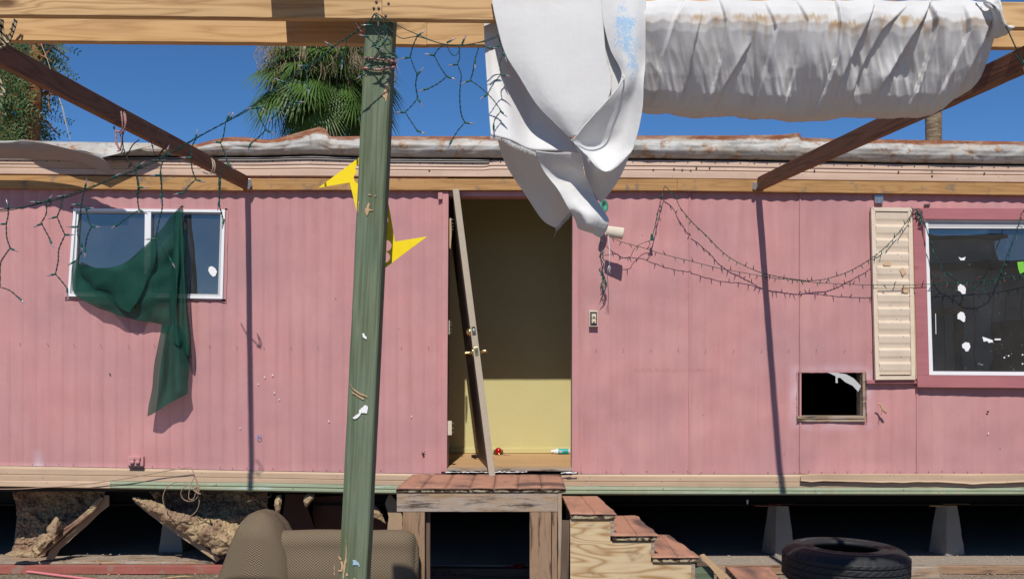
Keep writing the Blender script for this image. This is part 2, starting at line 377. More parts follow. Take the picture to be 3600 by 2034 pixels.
def canvas(name, blue=False):
    t = NT(name); v = t.pos()
    n = t.noise(v, 3, 5, .6)
    c = t.mix(t.ramp(n, (.3, 0), (.75, 1)), (.70, .69, .67), (.80, .80, .79))
    c = t.mix(t.ramp(t.noise(t.mp(v, (3, 3, 9)), 1, 5, .65), (.55, 0), (.8, .3)), c, (.60, .55, .48))
    strp = t.n_sep(v)[0]
    sl = t.ma('LESS_THAN', t.ma('FRACT', t.ma('MULTIPLY', strp, 26)), .035)
    c = t.mix(t.ma('MULTIPLY', sl, .10), c, (.5, .5, .5))
    if blue:
        m = t.ma('ADD', t.mask(), t.ma('MULTIPLY', t.ma('SUBTRACT', t.noise(v, 210, 4, .7), .5), 4.0))
        m = t.ma('ADD', m, t.ma('MULTIPLY', t.ma('SUBTRACT', t.noise(v, 22, 3, .6), .5), 2.2))
        m = t.ma('MULTIPLY', t.ramp(m, (.75, 0), (.95, .72)), t.ramp(t.mask(), (.02, 0), (.25, 1)))
        c = t.mix(m, c, (.22, .50, .78))
    else:
        sn = t.noise(t.mp(v, (42, 42, 5)), 1, 4, .65); s2 = t.noise(t.mp(v, (7, 7, 3)), 1, 3)
        m = t.ma('MULTIPLY', t.ma('MULTIPLY', t.mask(), t.ramp(sn, (.25, .25), (.60, 1.3))), t.ramp(s2, (.34, .25), (.56, 1.2)))
        c = t.mix(t.ma('MULTIPLY', m, .62, clamp=True), c, (.50, .36, .22))
    wv = t.ma('ADD', t.wave(t.mp(v, (1, 1, 1)), 260, 0, 0, 'X'), t.wave(v, 260, 0, 0, 'Z'))
    h = t.ma('ADD', t.ma('MULTIPLY', wv, .05), t.ma('ADD', t.noise(t.mp(v, (34, 34, 9)), 1, 3, .5), t.ma('MULTIPLY', t.vor(t.mp(v, (14, 14, 5)), 1.0), .5)))
    p = t.bsdf(c, .8, t.bump(h, .22, .008), .15)
    tr = t.n('ShaderNodeBsdfTranslucent'); t.put(tr.inputs[0], (.8, .79, .77)); mx = t.n('ShaderNodeMixShader'); mx.inputs[0].default_value = .16
    t.L(t.p.outputs[0], mx.inputs[1]); t.L(tr.outputs[0], mx.inputs[2]); t.L(mx.outputs[0], t.out.inputs[0])
    return p
MT['canvas'] = canvas('white_canvas'); MT['canvas_blue'] = canvas('white_canvas_with_blue_spray', True)
def greencloth():
    t = NT('green_mesh_cloth'); v = t.pos()
    n = t.noise(v, 5, 4); w = t.wave(t.mp(v, (1, 1, 1)), 75, 1.5, 2, 'DIAGONAL'); w2 = t.wave(v, 55, .6, 1, 'X')
    c = t.mix(t.ma('MULTIPLY_ADD', n, .7, t.ma('MULTIPLY', w, .3)), (.006, .036, .027), (.014, .088, .062))
    p = t.bsdf(c, .75, t.bump(t.ma('ADD', w, w2), .22, .003), .15)
    tp = t.n('ShaderNodeBsdfTransparent'); mx = t.n('ShaderNodeMixShader')
    t.put(mx.inputs[0], t.ma('MULTIPLY_ADD', w2, .22, .06))
    t.L(t.p.outputs[0], mx.inputs[1]); t.L(tp.outputs[0], mx.inputs[2]); t.L(mx.outputs[0], t.out.inputs[0]); return p
MT['gcloth'] = greencloth()
def glass(name, ior=2.3, tint=(.55, .6, .6)):
    t = NT(name); fr = t.n('ShaderNodeFresnel'); fr.inputs[0].default_value = ior
    gl = t.n('ShaderNodeBsdfGlossy'); gl.inputs['Roughness'].default_value = .006
    v = t.pos(); b = t.bump(t.noise(v, 1.6, 2), .04, .05); t.L(b, gl.inputs['Normal'])
    tp = t.n('ShaderNodeBsdfTransparent'); t.put(tp.inputs[0], tint)
    df = t.n('ShaderNodeBsdfDiffuse'); t.put(df.inputs[0], (.5, .48, .44))
    m1 = t.n('ShaderNodeMixShader'); t.put(m1.inputs[0], t.ramp(t.noise(v, 3, 5, .6), (.30, .04), (.75, .10))); t.L(tp, m1.inputs[1]); t.L(df, m1.inputs[2])
    mx = t.n('ShaderNodeMixShader'); t.L(fr, mx.inputs[0]); t.L(m1, mx.inputs[1]); t.L(gl, mx.inputs[2]); t.L(mx.outputs[0], t.out.inputs[0]); return t.m
MT['glass'] = glass('window_glass')
MT['white'] = plain('white_vinyl', (.78, .79, .80), .4, .05, 20, .03)
MT['white2'] = plain('greyed_white_vinyl', (.50, .50, .49), .5, .1, 20, .03)
MT['cream'] = plain('cream_plastic', (.62, .54, .42), .45, .08, 40, .05)
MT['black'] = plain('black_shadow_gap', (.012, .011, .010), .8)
MT['dark'] = plain('dark_rooms_underside', (.035, .028, .023), .9, .3, 6, .3)
MT['darkmetal'] = plain('dark_screw_metal', (.10, .09, .08), .5, .2, 60, .1, .6)
MT['steel'] = plain('galvanised_steel', (.45, .46, .47), .35, .2, 60, .15, .8, .5)
MT['brass'] = plain('brass', (.75, .52, .22), .22, .1, 40, .03, 1.0, .5)
MT['doorpaint'] = plain('door_edge_paint', (.43, .36, .27), .6, .14, 30, .15)
MT['doorface'] = plain('brown_door_skin', (.20, .135, .10), .6, .12, 10, .1)
def yellowwall():
    t = NT('yellow_green_wall'); v = t.pos(); n = t.noise(v, 3, 5, .6); n2 = t.noise(t.mp(v, (20, 1, 20)), 1, 4, .7)
    c = t.mix(n, (.52, .46, .20), (.60, .54, .27)); c = t.mix(t.ramp(n2, (.6, 0), (.75, .3)), c, (.66, .58, .33))
    return t.bsdf(c, .55, t.bump(n2, .08, .01), .3)
MT['yellowwall'] = yellowwall()
def deckskin():
    t = NT('terracotta_roll_roofing'); v = t.pos(); n = t.noise(v, 5, 5, .6); n2 = t.noise(t.mp(v, (10, 2.5, 10), (2, 2, 2)), 1, 5, .65); f = t.noise(v, 160, 3)
    c = t.mix(n, (.36, .165, .105), (.46, .25, .17)); c = t.mix(t.ramp(n2, (.48, 0), (.70, .7)), c, (.17, .10, .08))
    c = t.mix(t.ramp(f, (.5, 0), (.8, .35)), c, (.42, .26, .18))
    c = t.mix(t.ramp(t.mask(), (.3, 0), (.8, .8)), c, (.09, .06, .055))
    return t.bsdf(c, .85, t.bump(t.ma('ADD', n2, t.ma('MULTIPLY', f, .3)), .3, .006), .2)
MT['deck'] = deckskin()
def peel():
    t = NT('peeling_tread_edge'); v = t.pos(); n = t.noise(t.mp(v, (16, 16, 38)), 1, 5, .6, 1)
    c = t.ramp(n, (.42, (.05, .032, .022)), (.50, (.12, .075, .05)), (.54, (.44, .37, .24)), (.7, (.36, .29, .18)))
    return t.bsdf(c, .9, t.bump(n, .9, .012), .1)
MT['peel'] = peel()
def plyface():
    t = NT('weathered_plywood'); v = t.pos()
    n = t.noise(t.mp(v, (1.5, 1, 7)), 1.0, 2, .45, .4); r = t.ma('MULTIPLY', t.ma('PINGPONG', t.ma('MULTIPLY', n, 10), .5), 2)
    f = t.noise(t.mp(v, (8, 8, 240)), 1, 2)
    c = t.mix(t.ma('POWER', r, 2.5), (.60, .46, .28), (.36, .21, .09)); c = t.mix(t.ramp(f, (.5, 0), (.7, .25)), c, (.33, .26, .19))
    c = t.mix(t.ramp(t.noise(t.mp(v, (5, 1, 9)), 1, 5, .65), (.60, 0), (.7, .55)), c, (.16, .10, .06))
    return t.bsdf(c, .85, t.bump(f, .3, .003), .15)
MT['plyface'] = plyface()
def soil():
    t = NT('gravelly_ground'); v = t.pos(); n = t.noise(v, 1.2, 5, .6); f = t.noise(v, 45, 6, .7); vo = t.vor(v, 60)
    c = t.mix(n, (.24, .185, .14), (.36, .29, .23)); c = t.mix(t.ramp(f, (.45, 0), (.7, .6)), c, (.15, .11, .085))
    c = t.mix(t.ramp(vo, (.1, .5), (.3, 0)), c, (.46, .42, .38))
    return t.bsdf(c, .95, t.bump(t.ma('ADD', f, vo), .7, .02), .1)
MT['soil'] = soil()
MT['concrete'] = plain('grey_concrete', (.34, .285, .23), .9, .22, 14, .5)
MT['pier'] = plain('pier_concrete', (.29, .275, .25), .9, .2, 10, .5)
def insul():
    t = NT('fibreglass_insulation'); v = t.pos(); n = t.noise(v, 9, 6, .65); f = t.noise(v, 55, 6, .75, 1.0)
    c = t.mix(t.ramp(n, (.3, 0), (.7, 1)), (.27, .17, .115), (.64, .49, .28)); c = t.mix(t.ramp(f, (.5, 0), (.75, .5)), c, (.22, .13, .09))
    c = t.mix(t.ramp(t.noise(v, 5, 4), (.48, 0), (.62, .6)), c, (.25, .12, .10))
    return t.bsdf(c, .95, t.bump(t.ma('ADD', n, f), .9, .02), .05)
MT['insul'] = insul()
MT['panelboard'] = plain('torn_belly_board', (.40, .28, .18), .9, .25, 12, .5)
def sofa():
    t = NT('brown_knit_upholstery'); v = t.n('ShaderNodeTexCoord').outputs['UV']; s = t.n_sep(v)
    u = t.ma('MULTIPLY', s[0], 1/.020); zz = t.ma('PINGPONG', u, .5)
    ph = t.ma('ADD', t.ma('MULTIPLY', s[1], 1/.016), t.ma('MULTIPLY', zz, 2.0)); tri = t.ma('MULTIPLY', t.ma('PINGPONG', ph, .5), 2)
    ed = t.ma('MULTIPLY', t.ma('PINGPONG', t.ma('ADD', u, .5), .5), 2); m = t.ma('MULTIPLY', t.ramp(tri, (.3, 0), (.62, 1)), .9)
    n = t.noise(t.pos(), 6, 5, .6)
    c = t.mix(m, (.27, .205, .13), (.05, .04, .03)); c = t.mix(t.ramp(n, (.4, 0), (.75, .35)), c, (.16, .12, .08))
    return t.bsdf(c, .95, t.bump(t.ma('SUBTRACT', t.noise(t.pos(), 20, 4), m), .5, .003), .08)
MT['sofa'] = sofa()
MT['rubber'] = plain('tyre_rubber', (.022, .023, .025), .62, .4, 9, .2, 0, .35)
MT['wiregreen'] = plain('dark_green_wire', (.010, .045, .035), .45, .1)
MT['socket'] = plain('green_socket_plastic', (.008, .085, .062), .4, .1)
def clearb():
    t = NT('clear_bulb'); p = t.bsdf((.62, .54, .60), .15, None, .5); t.p.inputs['Transmission Weight'].default_value = .7; return p
MT['clear'] = clearb()
MT['redtip'] = plain('red_bulb', (.35, .02, .02), .3)
MT['greentip'] = plain('green_bulb', (.01, .14, .09), .3)
def rope():
    t = NT('striped_rope'); v = t.pos(); w = t.n_sep(v)
    s = t.ma('SINE', t.ma('MULTIPLY', t.ma('ADD', t.ma('ADD', w[0], w[2]), t.ma('MULTIPLY', w[1], .7)), 330))
    c = t.ramp(t.ma('MULTIPLY_ADD', s, .5, .5), (.35, (.42, .14, .13)), (.5, (.55, .45, .40)), (.80, (.55, .45, .40)), (.88, (.03, .025, .025)))
    return t.bsdf(c, .85, None, .1)
MT['rope'] = rope()
def rope3():
    t = NT('black_flecked_rope'); w = t.n_sep(t.pos()); s = t.ma('SINE', t.ma('MULTIPLY', t.ma('ADD', w[0], w[2]), 260))
    c = t.ramp(t.ma('MULTIPLY_ADD', s, .5, .5), (.3, (.42, .36, .24)), (.62, (.46, .40, .28)), (.72, (.03, .028, .025))); return t.bsdf(c, .85, None, .1)
MT['rope3'] = rope3()
MT['rope2'] = plain('pale_rope', (.50, .44, .34), .9, .3, 200, .4)
MT['twine'] = plain('dark_twine', (.03, .022, .022), .9)
def yel():
    t = NT('yellow_plastic'); v = t.pos(); n = t.noise(v, 9, 6, .65); c = t.mix(t.ramp(n, (.55, 0), (.8, .55)), (.88, .66, .004), (.48, .42, .02))
    return t.bsdf(c, .38, t.bump(n, .05, .01), .4)
MT['yellow'] = yel()
MT['foam'] = plain('pale_foam', (.62, .55, .44), .9, .1, 60, .3)
MT['teal'] = plain('teal_plastic', (.0, .34, .34), .35, .05)
MT['gdisc'] = plain('faded_green_plastic', (.10, .36, .25), .5, .2, 60, .2)
MT['paper'] = plain('white_paper_scraps', (.80, .80, .80), .7, .05)
MT['chipw'] = plain('bare_timber_chip', (.52, .34, .19), .8, .2, 60, .2)
MT['red'] = plain('red_glitter_ball', (.42, .006, .008), .18, .1, 120, .3, .3, .6)
MT['tan'] = plain('tan_cable', (.33, .23, .16), .6)
MT['pinkhose'] = plain('pink_hose', (.62, .20, .22), .5, .08, 20, .1)
MT['tape'] = plain('masking_tape', (.60, .42, .26), .7)
MT['gtape'] = plain('green_tape', (.20, .55, .06), .5)
def leafm(name, a, b, br=None, tr=.2):
    t = NT(name); v = t.pos(); n = t.noise(v, 3.0, 4); c = t.mix(t.ramp(n, (.3, 0), (.7, 1)), a, b)
    if br: c = t.mix(t.ramp(t.noise(v, 14, 3), (.66, 0), (.78, .6)), c, br)
    p = t.bsdf(c, .5, None, .4); q = t.n('ShaderNodeBsdfTranslucent'); t.put(q.inputs[0], tuple(x*1.6 for x in b)); mx = t.n('ShaderNodeMixShader'); mx.inputs[0].default_value = tr
    t.L(t.p.outputs[0], mx.inputs[1]); t.L(q.outputs[0], mx.inputs[2]); t.L(mx.outputs[0], t.out.inputs[0]); return p
MT['palm'] = leafm('palm_leaf', (.045, .10, .018), (.10, .18, .035), (.16, .15, .05))
MT['dead'] = leafm('dead_palm_leaf', (.24, .17, .10), (.42, .33, .21), (.12, .09, .05))
MT['feather'] = leafm('feathery_leaf', (.04, .095, .025), (.085, .16, .045), (.12, .15, .04))
MT['leaf'] = leafm('broad_leaf', (.03, .06, .02), (.06, .10, .03))
MT['grass'] = leafm('dry_grass', (.20, .17, .07), (.10, .13, .04))
def bark(name, a, b):
    t = NT(name); v = t.pos(); n = t.noise(t.mp(v, (6, 6, 14)), 1, 6, .7, .5); c = t.mix(t.ramp(n, (.35, 0), (.65, 1)), a, b); return t.bsdf(c, .9, t.bump(n, 1, .05), .1)
MT['bark'] = bark('palm_bark', (.16, .11, .07), (.34, .26, .17)); MT['pole'] = bark('orange_bark', (.20, .085, .035), (.36, .18, .08))

# ================================================================== THE SETTING
g = MB(); N = 60
gx = [-400, -60, -20, -9]+[-6+i*.25 for i in range(49)]+[9, 20, 60, 400]
gy = [-400, -60, -20, -6, 0, 3]+[4+i*.12 for i in range(30)]+[8, 9, 11, 20, 60, 400]
def gz(x, y): return 0.012*nz((x, y, 0), 2.2) if (abs(x) < 7 and 3 < y < 8) else 0
g.grid([[Vector((x, y, gz(x, y))) for x in gx] for y in gy], flip=False)
tag(g.build('ground', MT['soil'], org=(0, 0, 0)), kind='structure')
pv = MB(); pv.box(-6, 6, 7.075, 11.0, -.05, .056)
tag(pv.build('slab_floor', MT['concrete'], bevel=.004), kind='structure')

# ================================================================== THE MOBILE HOME
home = thing('mobile_home', 'pink metal mobile home with beige and green trim, rusty roof edge and an open doorway', 'mobile home', (0, 9, 0))
X0, X1 = -1100, 4600
LT = [(0, 590), (3600, 600)]
LB = [(0, 1634), (380, 1641), (870, 1652), (1500, 1663), (2000, 1664), (3600, 1664)]
HOLES = [(252, 785, 736, 1046), (1572, 2014, 560, 1700), (2806, 3044, 1309, 1480), (3262, 4500, 768, 1316)]
def sidey(px, X, Z):
    p = 47.0; ph = ((px-31) % p)/p
    A = .0085 if px < 2030 else .0065
    d = -A*(.5-.5*math.cos(2*math.pi*ph))
    if Z < 2.45: d *= (.30 if px < 2030 else .22)+(.70 if px < 2030 else .78)*max(0, (Z-2.0)/.45)   # ribs flatten out below the ledger
    if Z < 2.45 and ph < .13 and px < 2030: d += .0030
    if Z < 2.45 and ph < .13 and px >= 2030: d += .001
    dent = .006*nz((X*1.6, Z*2.6, 3)) + .0025*nz((X*6, Z*6, 8))
    if px > 2030:
        dent = dent*2.0+.010*max(0, nz((X*2.3, Z*2.0, 12)))*max(0, min(1, (1.7-Z)*1.5))
        for sx in (2422, 2811, 3222):
            if sx-7 < px < sx: dent -= .004
    return d+dent
def cols():
    xs = []; x = X0
    while x < X1: xs.append(x); x += 5.875 if -60 < x < 3660 else 23.5
    for h in HOLES: xs += [h[0], h[1]]
    return sorted(set(round(v, 3) for v in xs))
def rows():
    ys = [590, 610, 630, 645, 660]+list(range(672, 1640, 13))
    for h in HOLES: ys += [h[2], h[3]]
    return sorted(set(y for y in ys if 590 <= y <= 1636))
cx, ry = cols(), rows()
sd = MB(); vs = []; al = []
nr = len(ry)+1
for i in range(nr):
    for px in cx:
        py = ry[i] if i < len(ry) else 0
        b = pl(LB, px)
        py = b if i == len(ry) else min(ry[i], b-3-(len(ry)-i)*.05)
        v = at(px, py, 7.0); y = sidey(px, v.x, v.z)
        if i == nr-1: y -= .004
        vs.append(Vector((v.x, 7.0+y, v.z)))
        m = 0.0
        d = max(abs(px-2925)-119, 0)**2+max(abs(py-1395)-86, 0)**2
        if 0 < d < 60**2: m = max(0, (.75-math.sqrt(d)/52))*(.5+nz((px*.02, py*.02, 1)))
        if 95 < px < 160 and py > 1570: m = max(m, .6*(py-1570)/70*max(0, 1-abs(px-135)/26))
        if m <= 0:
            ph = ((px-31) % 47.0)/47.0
            if ph < .13: m = -(.24 if px < 2030 else .10)  # groove lines darkened in colour, standing in for their faint shading
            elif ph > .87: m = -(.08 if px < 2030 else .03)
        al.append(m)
fs = []; nc = len(cx)
for i in range(nr-1):
    for j in range(nc-1):
        mx = (cx[j]+cx[j+1])/2; my = (ry[i]+(ry[i+1] if i+1 < len(ry) else 1640))/2
        if any(h[0] < mx < h[1] and h[2] < my < h[3] for h in HOLES): continue
        fs.append((i*nc+j, i*nc+j+1, (i+1)*nc+j+1, (i+1)*nc+j))
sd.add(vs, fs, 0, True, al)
def dome(mb, px, py, r, z=6.988, mi=1):
    c = at(px, py, z)
    mb.lathe([(r, 0), (r*.9, -r*.4), (r*.5, -r*.7), (0.0001, -r*.8)], c, 7, mi, Matrix.Rotation(math.radians(-90), 4, 'X').inverted() @ Matrix.Rotation(math.pi, 4, 'X') if False else Matrix(((1, 0, 0), (0, 0, 1), (0, 1, 0))).to_4x4(), True)
for k in range(9): dome(sd, 70+k*95+ru(-3, 3), 1207+k*1.4+ru(-2, 2), .0036)
for x in (928, 1023, 1118, 1411, 1507): dome(sd, x, 1221, .0036)
for k in range(16): dome(sd, 2095+k*97+ru(-2, 2), 1230+ru(-2, 2), .0036)
for k in range(78):
    x = 20+k*47
    if rnd() < .3: continue
    if 1395 < x < 2040: continue
    dome(sd, x+ru(-3, 3), pl(LB, x)-7+ru(-1.5, 1.5), .0034)
def blot(mb, px, py, w, h, n=9, z=6.9872, th=.001):
    mb.pp([(px+w*math.cos(2*math.pi*k/n)*ru(.5, 1.1), py+h*math.sin(2*math.pi*k/n)*ru(.5, 1.1)) for k in range(n)], z, th)
# vertical panel seams: thin overlapping lips
for sx in (1551, 2040, 2422, 2811, 3222):
    t0, t1 = 672, pl(LB, sx)-2
    if sx == 3222: t0 = 1350
    c0, c1 = at(sx, t0, 6.987), at(sx, t1, 6.987)
    sd.add([c0, c0+Vector((.014, .004, 0)), c1+Vector((.014, .004, 0)), c1, c0+Vector((0, .012, 0)), c1+Vector((0, .012, 0))], [(0, 3, 2, 1), (4, 5, 3, 0)], 0, False)
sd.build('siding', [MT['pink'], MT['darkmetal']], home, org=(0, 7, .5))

def strip(name, top, bot, prof, mat, x0=X0, x1=X1, step=12, mask=None, dent=0, dsc=3, z0=7.0, parent=home, smooth=True, sub=1, th=.002, botjit=0):
    xs = []; x = x0
    while x < x1: xs.append(x); x += step if -60 < x < 3660 else step*5
    xs.append(x1); g = []; al = []
    pr = []
    for (v0, y0), (v1, y1) in zip(prof, prof[1:]):
        for k in range(sub): pr.append((lerp(v0, v1, k/sub), lerp(y0, y1, k/sub)))
    pr.append(prof[-1])
    for v, dy in pr:
        row = []
        for px in xs:
            t, b = pl(top, px), pl(bot, px)
            if botjit: b += botjit*nz((px*.02, 0, 4))
            q = at(px, lerp(t, b, v), z0+dy)
            d = 0
            if dent > .03:
                v1 = noise.voronoi(Vector((q.x*3.2+.5*nz((q.x*5, q.z*9, 1)), q.z*9, 1)))[0]; v2 = noise.voronoi(Vector((q.x*8, q.z*19, 4)))[0]
                d = dent*(.42*v1[0]-.25*(v1[1]-v1[0])+.16*v2[0]-.15)
            elif dent: d = dent*(abs(nz((q.x*dsc, q.z*dsc*2.2, 2)))-.25)+dent*.5*(abs(nz((q.x*dsc*2.7, q.z*dsc*5, 7)))-.25)
            w = math.sin(math.pi*min(1, max(0, v)))
            row.append(Vector((q.x, z0+dy+d*w, q.z))); al.append(mask(px, v) if mask else 0.0)
        g.append(row)
    mb = MB(); mb.grid(g, 0, smooth, al, flip=False)
    return mb.build(name, mat, parent, solid=th), g
# rusted rolled roof edge
RT = [(-1100, 499), (92, 495), (300, 499), (534, 503), (600, 507), (688, 509), (750, 491), (800, 482), (860, 482), (930, 491), (960, 490), (1020, 474), (1088, 455), (1127, 446), (1150, 458), (1158, 480), (1266, 479), (1367, 479), (1726, 479), (2241, 477), (2600, 476), (2744, 474), (2811, 467), (2815, 484), (2956, 488), (3600, 498), (4600, 512)]
RB = [(0, 545), (400, 548), (900, 548), (1088, 543), (1266, 549), (1370, 553), (1762, 556), (2300, 557), (2600, 561), (3153, 572), (3600, 577), (4600, 590)]
def rustm(px, v):
    if px < 600: return max(0, .25-v)*.8
    s = .12 if (1080 < px < 1096 or 2738 < px < 2746) else 0
    b = .16*nz((px*.012, 0, 8))+(.25 if px < 1160 else 0)
    return max(0.0, 1.12-v*3.4+b)+s if v < .33 else max(0, .10*(1.4-v))+s+b*.2
strip('roof_edge', RT, RB, [(0, -.060), (.16, -.068), (.24, -.085), (.42, -.098), (.62, -.092), (.82, -.070), (.95, -.045), (1, -.020)], MT['roof'], mask=rustm, dent=.052, dsc=2.9, sub=5, step=6)
rl = MB()                                        # black strip painted as the gap's shade, and metal rail beneath the roof edge
GT = [(x, y-6) for x, y in RB]; GB = [(x, y+17) for x, y in RB]
strip('roof_gap', GT, GB, [(0, -.012), (1, -.004)], MT['black'])
strip('rail', [(x, y+6) for x, y in RB], [(x, y+10) for x, y in RB], [(0, -.036), (.5, -.044), (1, -.036)], MT['galv'], x1=1720)
strip('rail', [(x, y+13) for x, y in RB], [(x, y+17) for x, y in RB], [(0, -.036), (.5, -.044), (1, -.036)], MT['galv'], x1=1720)
UB = [(0, 613), (400, 616), (900, 620), (1800, 623), (2660, 632), (3600, 643), (4600, 655)]
UT = [(0, 559), (400, 562), (900, 562), (1088, 558), (1266, 563), (1370, 567), (1700, 570), (1725, 563), (2300, 563), (2600, 567), (3153, 578), (3600, 583), (4600, 596)]
strip('upper_trim', UT, UB, [(0, -.028), (.28, -.034), (.34, -.027), (.5, -.032), (.56, -.026), (.62, -.033), (.94, -.036), (1, -.026)], MT['beige'], dent=.006, dsc=1.5, smooth=False, sub=2)
def screwobj(px, py, z, r=1.0):
    if 'screw' not in SCREW:
        m_ = MB(); m_.lathe([(.0045, 0), (.004, -.0018), (.0022, -.0032), (.0001, -.0036)], (0, 0, 0), 7, 0, Matrix(((1, 0, 0), (0, 0, 1), (0, 1, 0))).to_4x4()); o = m_.build('screw', MT['darkmetal'], None, org=(0, 0, 0)); SCREW['screw'] = o.data; W.pop(o.name, None); bpy.data.objects.remove(o)
    o = bpy.data.objects.new('screw', SCREW['screw']); put(o, Matrix.Translation(at(px, py, z)) @ Matrix.Scale(r, 4), home)
SCREW = {}
for k in range(76):
    x = 20+k*47+ru(-4, 4); screwobj(x, pl(UT, x)+6, 6.966)
for x, y in P('3', [(965, 965), (1083, 960), (1130, 965), (1178, 968), (1210, 955), (1286, 952)])+P('4', [(548, 1245), (1162, 1255), (1408, 1246), (1408, 1286), (1790, 1265)])+P('6', [(1108, 180)]): screwobj(x, y, 6.962, 1.5)
BT = [(x, y+2) for x, y in LB]
GTT = [(0, 1686), (384, 1689), (900, 1695), (1189, 1700), (1399, 1704), (2000, 1706), (2600, 1711), (3600, 1712)]
GBB = [(0, 1709), (380, 1716), (900, 1726), (1400, 1735), (2000, 1738), (3600, 1738)]
strip('lower_trim', BT, GTT, [(0, -.006), (.12, -.012), (.2, -.020), (.55, -.022), (.6, -.017), (.66, -.024), (1, -.026)], MT['beige_low'], dent=.004, dsc=1.5, smooth=False)
strip('green_trim', GTT, GBB, [(0, -.020), (.1, -.030), (.4, -.034), (.5, -.026), (.6, -.034), (.85, -.036), (1, -.020)], MT['greentrim'], x0=384, dent=.003, smooth=False)
strip('lower_trim', [(x, y-1) for x, y in GTT], GBB, [(0, -.022), (.3, -.034), (.9, -.040), (1, -.028)], MT['beige_low'], x1=388, dent=.004, smooth=False)
# bent beige flashing lying over the lower trim on the right
strip('flashing', [(2815, 1668), (2850, 1664), (3600, 1664), (4600, 1664)], [(2815, 1690), (2850, 1694), (2900, 1690), (3100, 1696), (3300, 1694), (3420, 1702), (3600, 1694), (4600, 1696)], [(0, -.03), (.15, -.05), (.8, -.052), (.95, -.060), (1, -.045)], MT['beige_low'], x0=2815, dent=.006, dsc=3, smooth=False, botjit=2)
pd = MB()                                        # paint drips and screws on the green trim
for k in range(60):
    x = random.choice([ru(2308, 2345), ru(2640, 2880), ru(3030, 3180), ru(3300, 3350), ru(400, 1100)])
    if k < 10: screwobj(x, pl(GTT, x)+ru(4, 22), 6.962, .8)

# loose roofing sheet hanging over the eave on the left
fl = MB()
sheet(fl, [[(-400, 500, 6.66), (0, 500, 6.66), (90, 492, 6.66), (235, 520, 6.62), (350, 548, 6.66)],
           [(-400, 520, 6.70), (0, 522, 6.70), (100, 520, 6.70), (250, 533, 6.66), (372, 566, 6.68)],
           [(-400, 545, 6.79), (0, 543, 6.79), (110, 546, 6.79), (255, 553, 6.74), (392, 590, 6.74)],
           [(-400, 557, 6.84), (0, 557, 6.84), (120, 561, 6.84), (255, 569, 6.82), (402, 613, 6.79)]], 50, 14, .006, (4, 4, 4))
fl.build('loose_roof_sheet', MT['galv'], home, solid=.002)
fl = MB()
sheet(fl, [[(96, 497, 6.90), (250, 499, 6.90), (400, 500, 6.9), (534, 512, 6.88)],
           [(100, 505, 6.86), (250, 507, 6.85), (400, 506, 6.85), (534, 514, 6.86)],
           [(235, 524, 6.80), (300, 530, 6.79), (345, 552, 6.80), (350, 556, 6.80)]], 30, 8, .006, (4, 4, 4))
fl.build('loose_roof_sheet', MT['roof'], home, solid=.002)

# shell, floor and rooms
sh = MB()
sh.box(-5.9, 5.6, 11.0, 11.06, .5, 3.0); sh.box(-5.9, -5.84, 7.02, 11.0, .5, 3.0); sh.box(5.54, 5.6, 7.02, 11.0, .5, 3.0)
sh.build('wall', MT['pinkwood'], home)
rf = MB(); rf.box(-5.95, 5.65, 6.975, 11.1, 2.96, 3.02)
rf.build('roof', MT['galv'], home)
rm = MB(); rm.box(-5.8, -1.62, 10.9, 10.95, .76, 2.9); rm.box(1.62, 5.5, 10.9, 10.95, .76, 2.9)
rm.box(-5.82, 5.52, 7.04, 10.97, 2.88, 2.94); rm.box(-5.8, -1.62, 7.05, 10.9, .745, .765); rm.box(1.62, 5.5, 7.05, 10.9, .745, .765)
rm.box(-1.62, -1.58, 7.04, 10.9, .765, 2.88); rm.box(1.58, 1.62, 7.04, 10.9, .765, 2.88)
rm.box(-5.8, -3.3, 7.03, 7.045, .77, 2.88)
rm.build('room_lining', MT['dark'], home)  # rooms coloured near black so they read unlit through the panes
yw = MB(); yw.box(-1.575, 1.575, 8.10, 8.16, .745, 2.88)
yw.build('hallway_wall', MT['yellowwall'], home)
bb = MB(); bb.box(-1.57, 1.57, 8.088, 8.0995, .757, .80); bb.build('baseboard', MT['yellowwall'], home, bevel=.003)
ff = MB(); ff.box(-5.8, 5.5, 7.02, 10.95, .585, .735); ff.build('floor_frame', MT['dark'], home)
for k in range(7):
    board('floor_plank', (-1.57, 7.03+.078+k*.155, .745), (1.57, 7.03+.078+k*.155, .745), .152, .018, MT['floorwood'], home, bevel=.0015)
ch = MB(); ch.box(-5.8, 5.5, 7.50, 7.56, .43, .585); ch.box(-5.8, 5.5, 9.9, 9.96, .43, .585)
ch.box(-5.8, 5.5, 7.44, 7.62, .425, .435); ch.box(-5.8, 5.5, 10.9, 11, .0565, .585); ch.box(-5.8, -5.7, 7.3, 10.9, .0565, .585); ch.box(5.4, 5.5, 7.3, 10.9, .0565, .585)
ch.build('chassis', MT['black'], home)
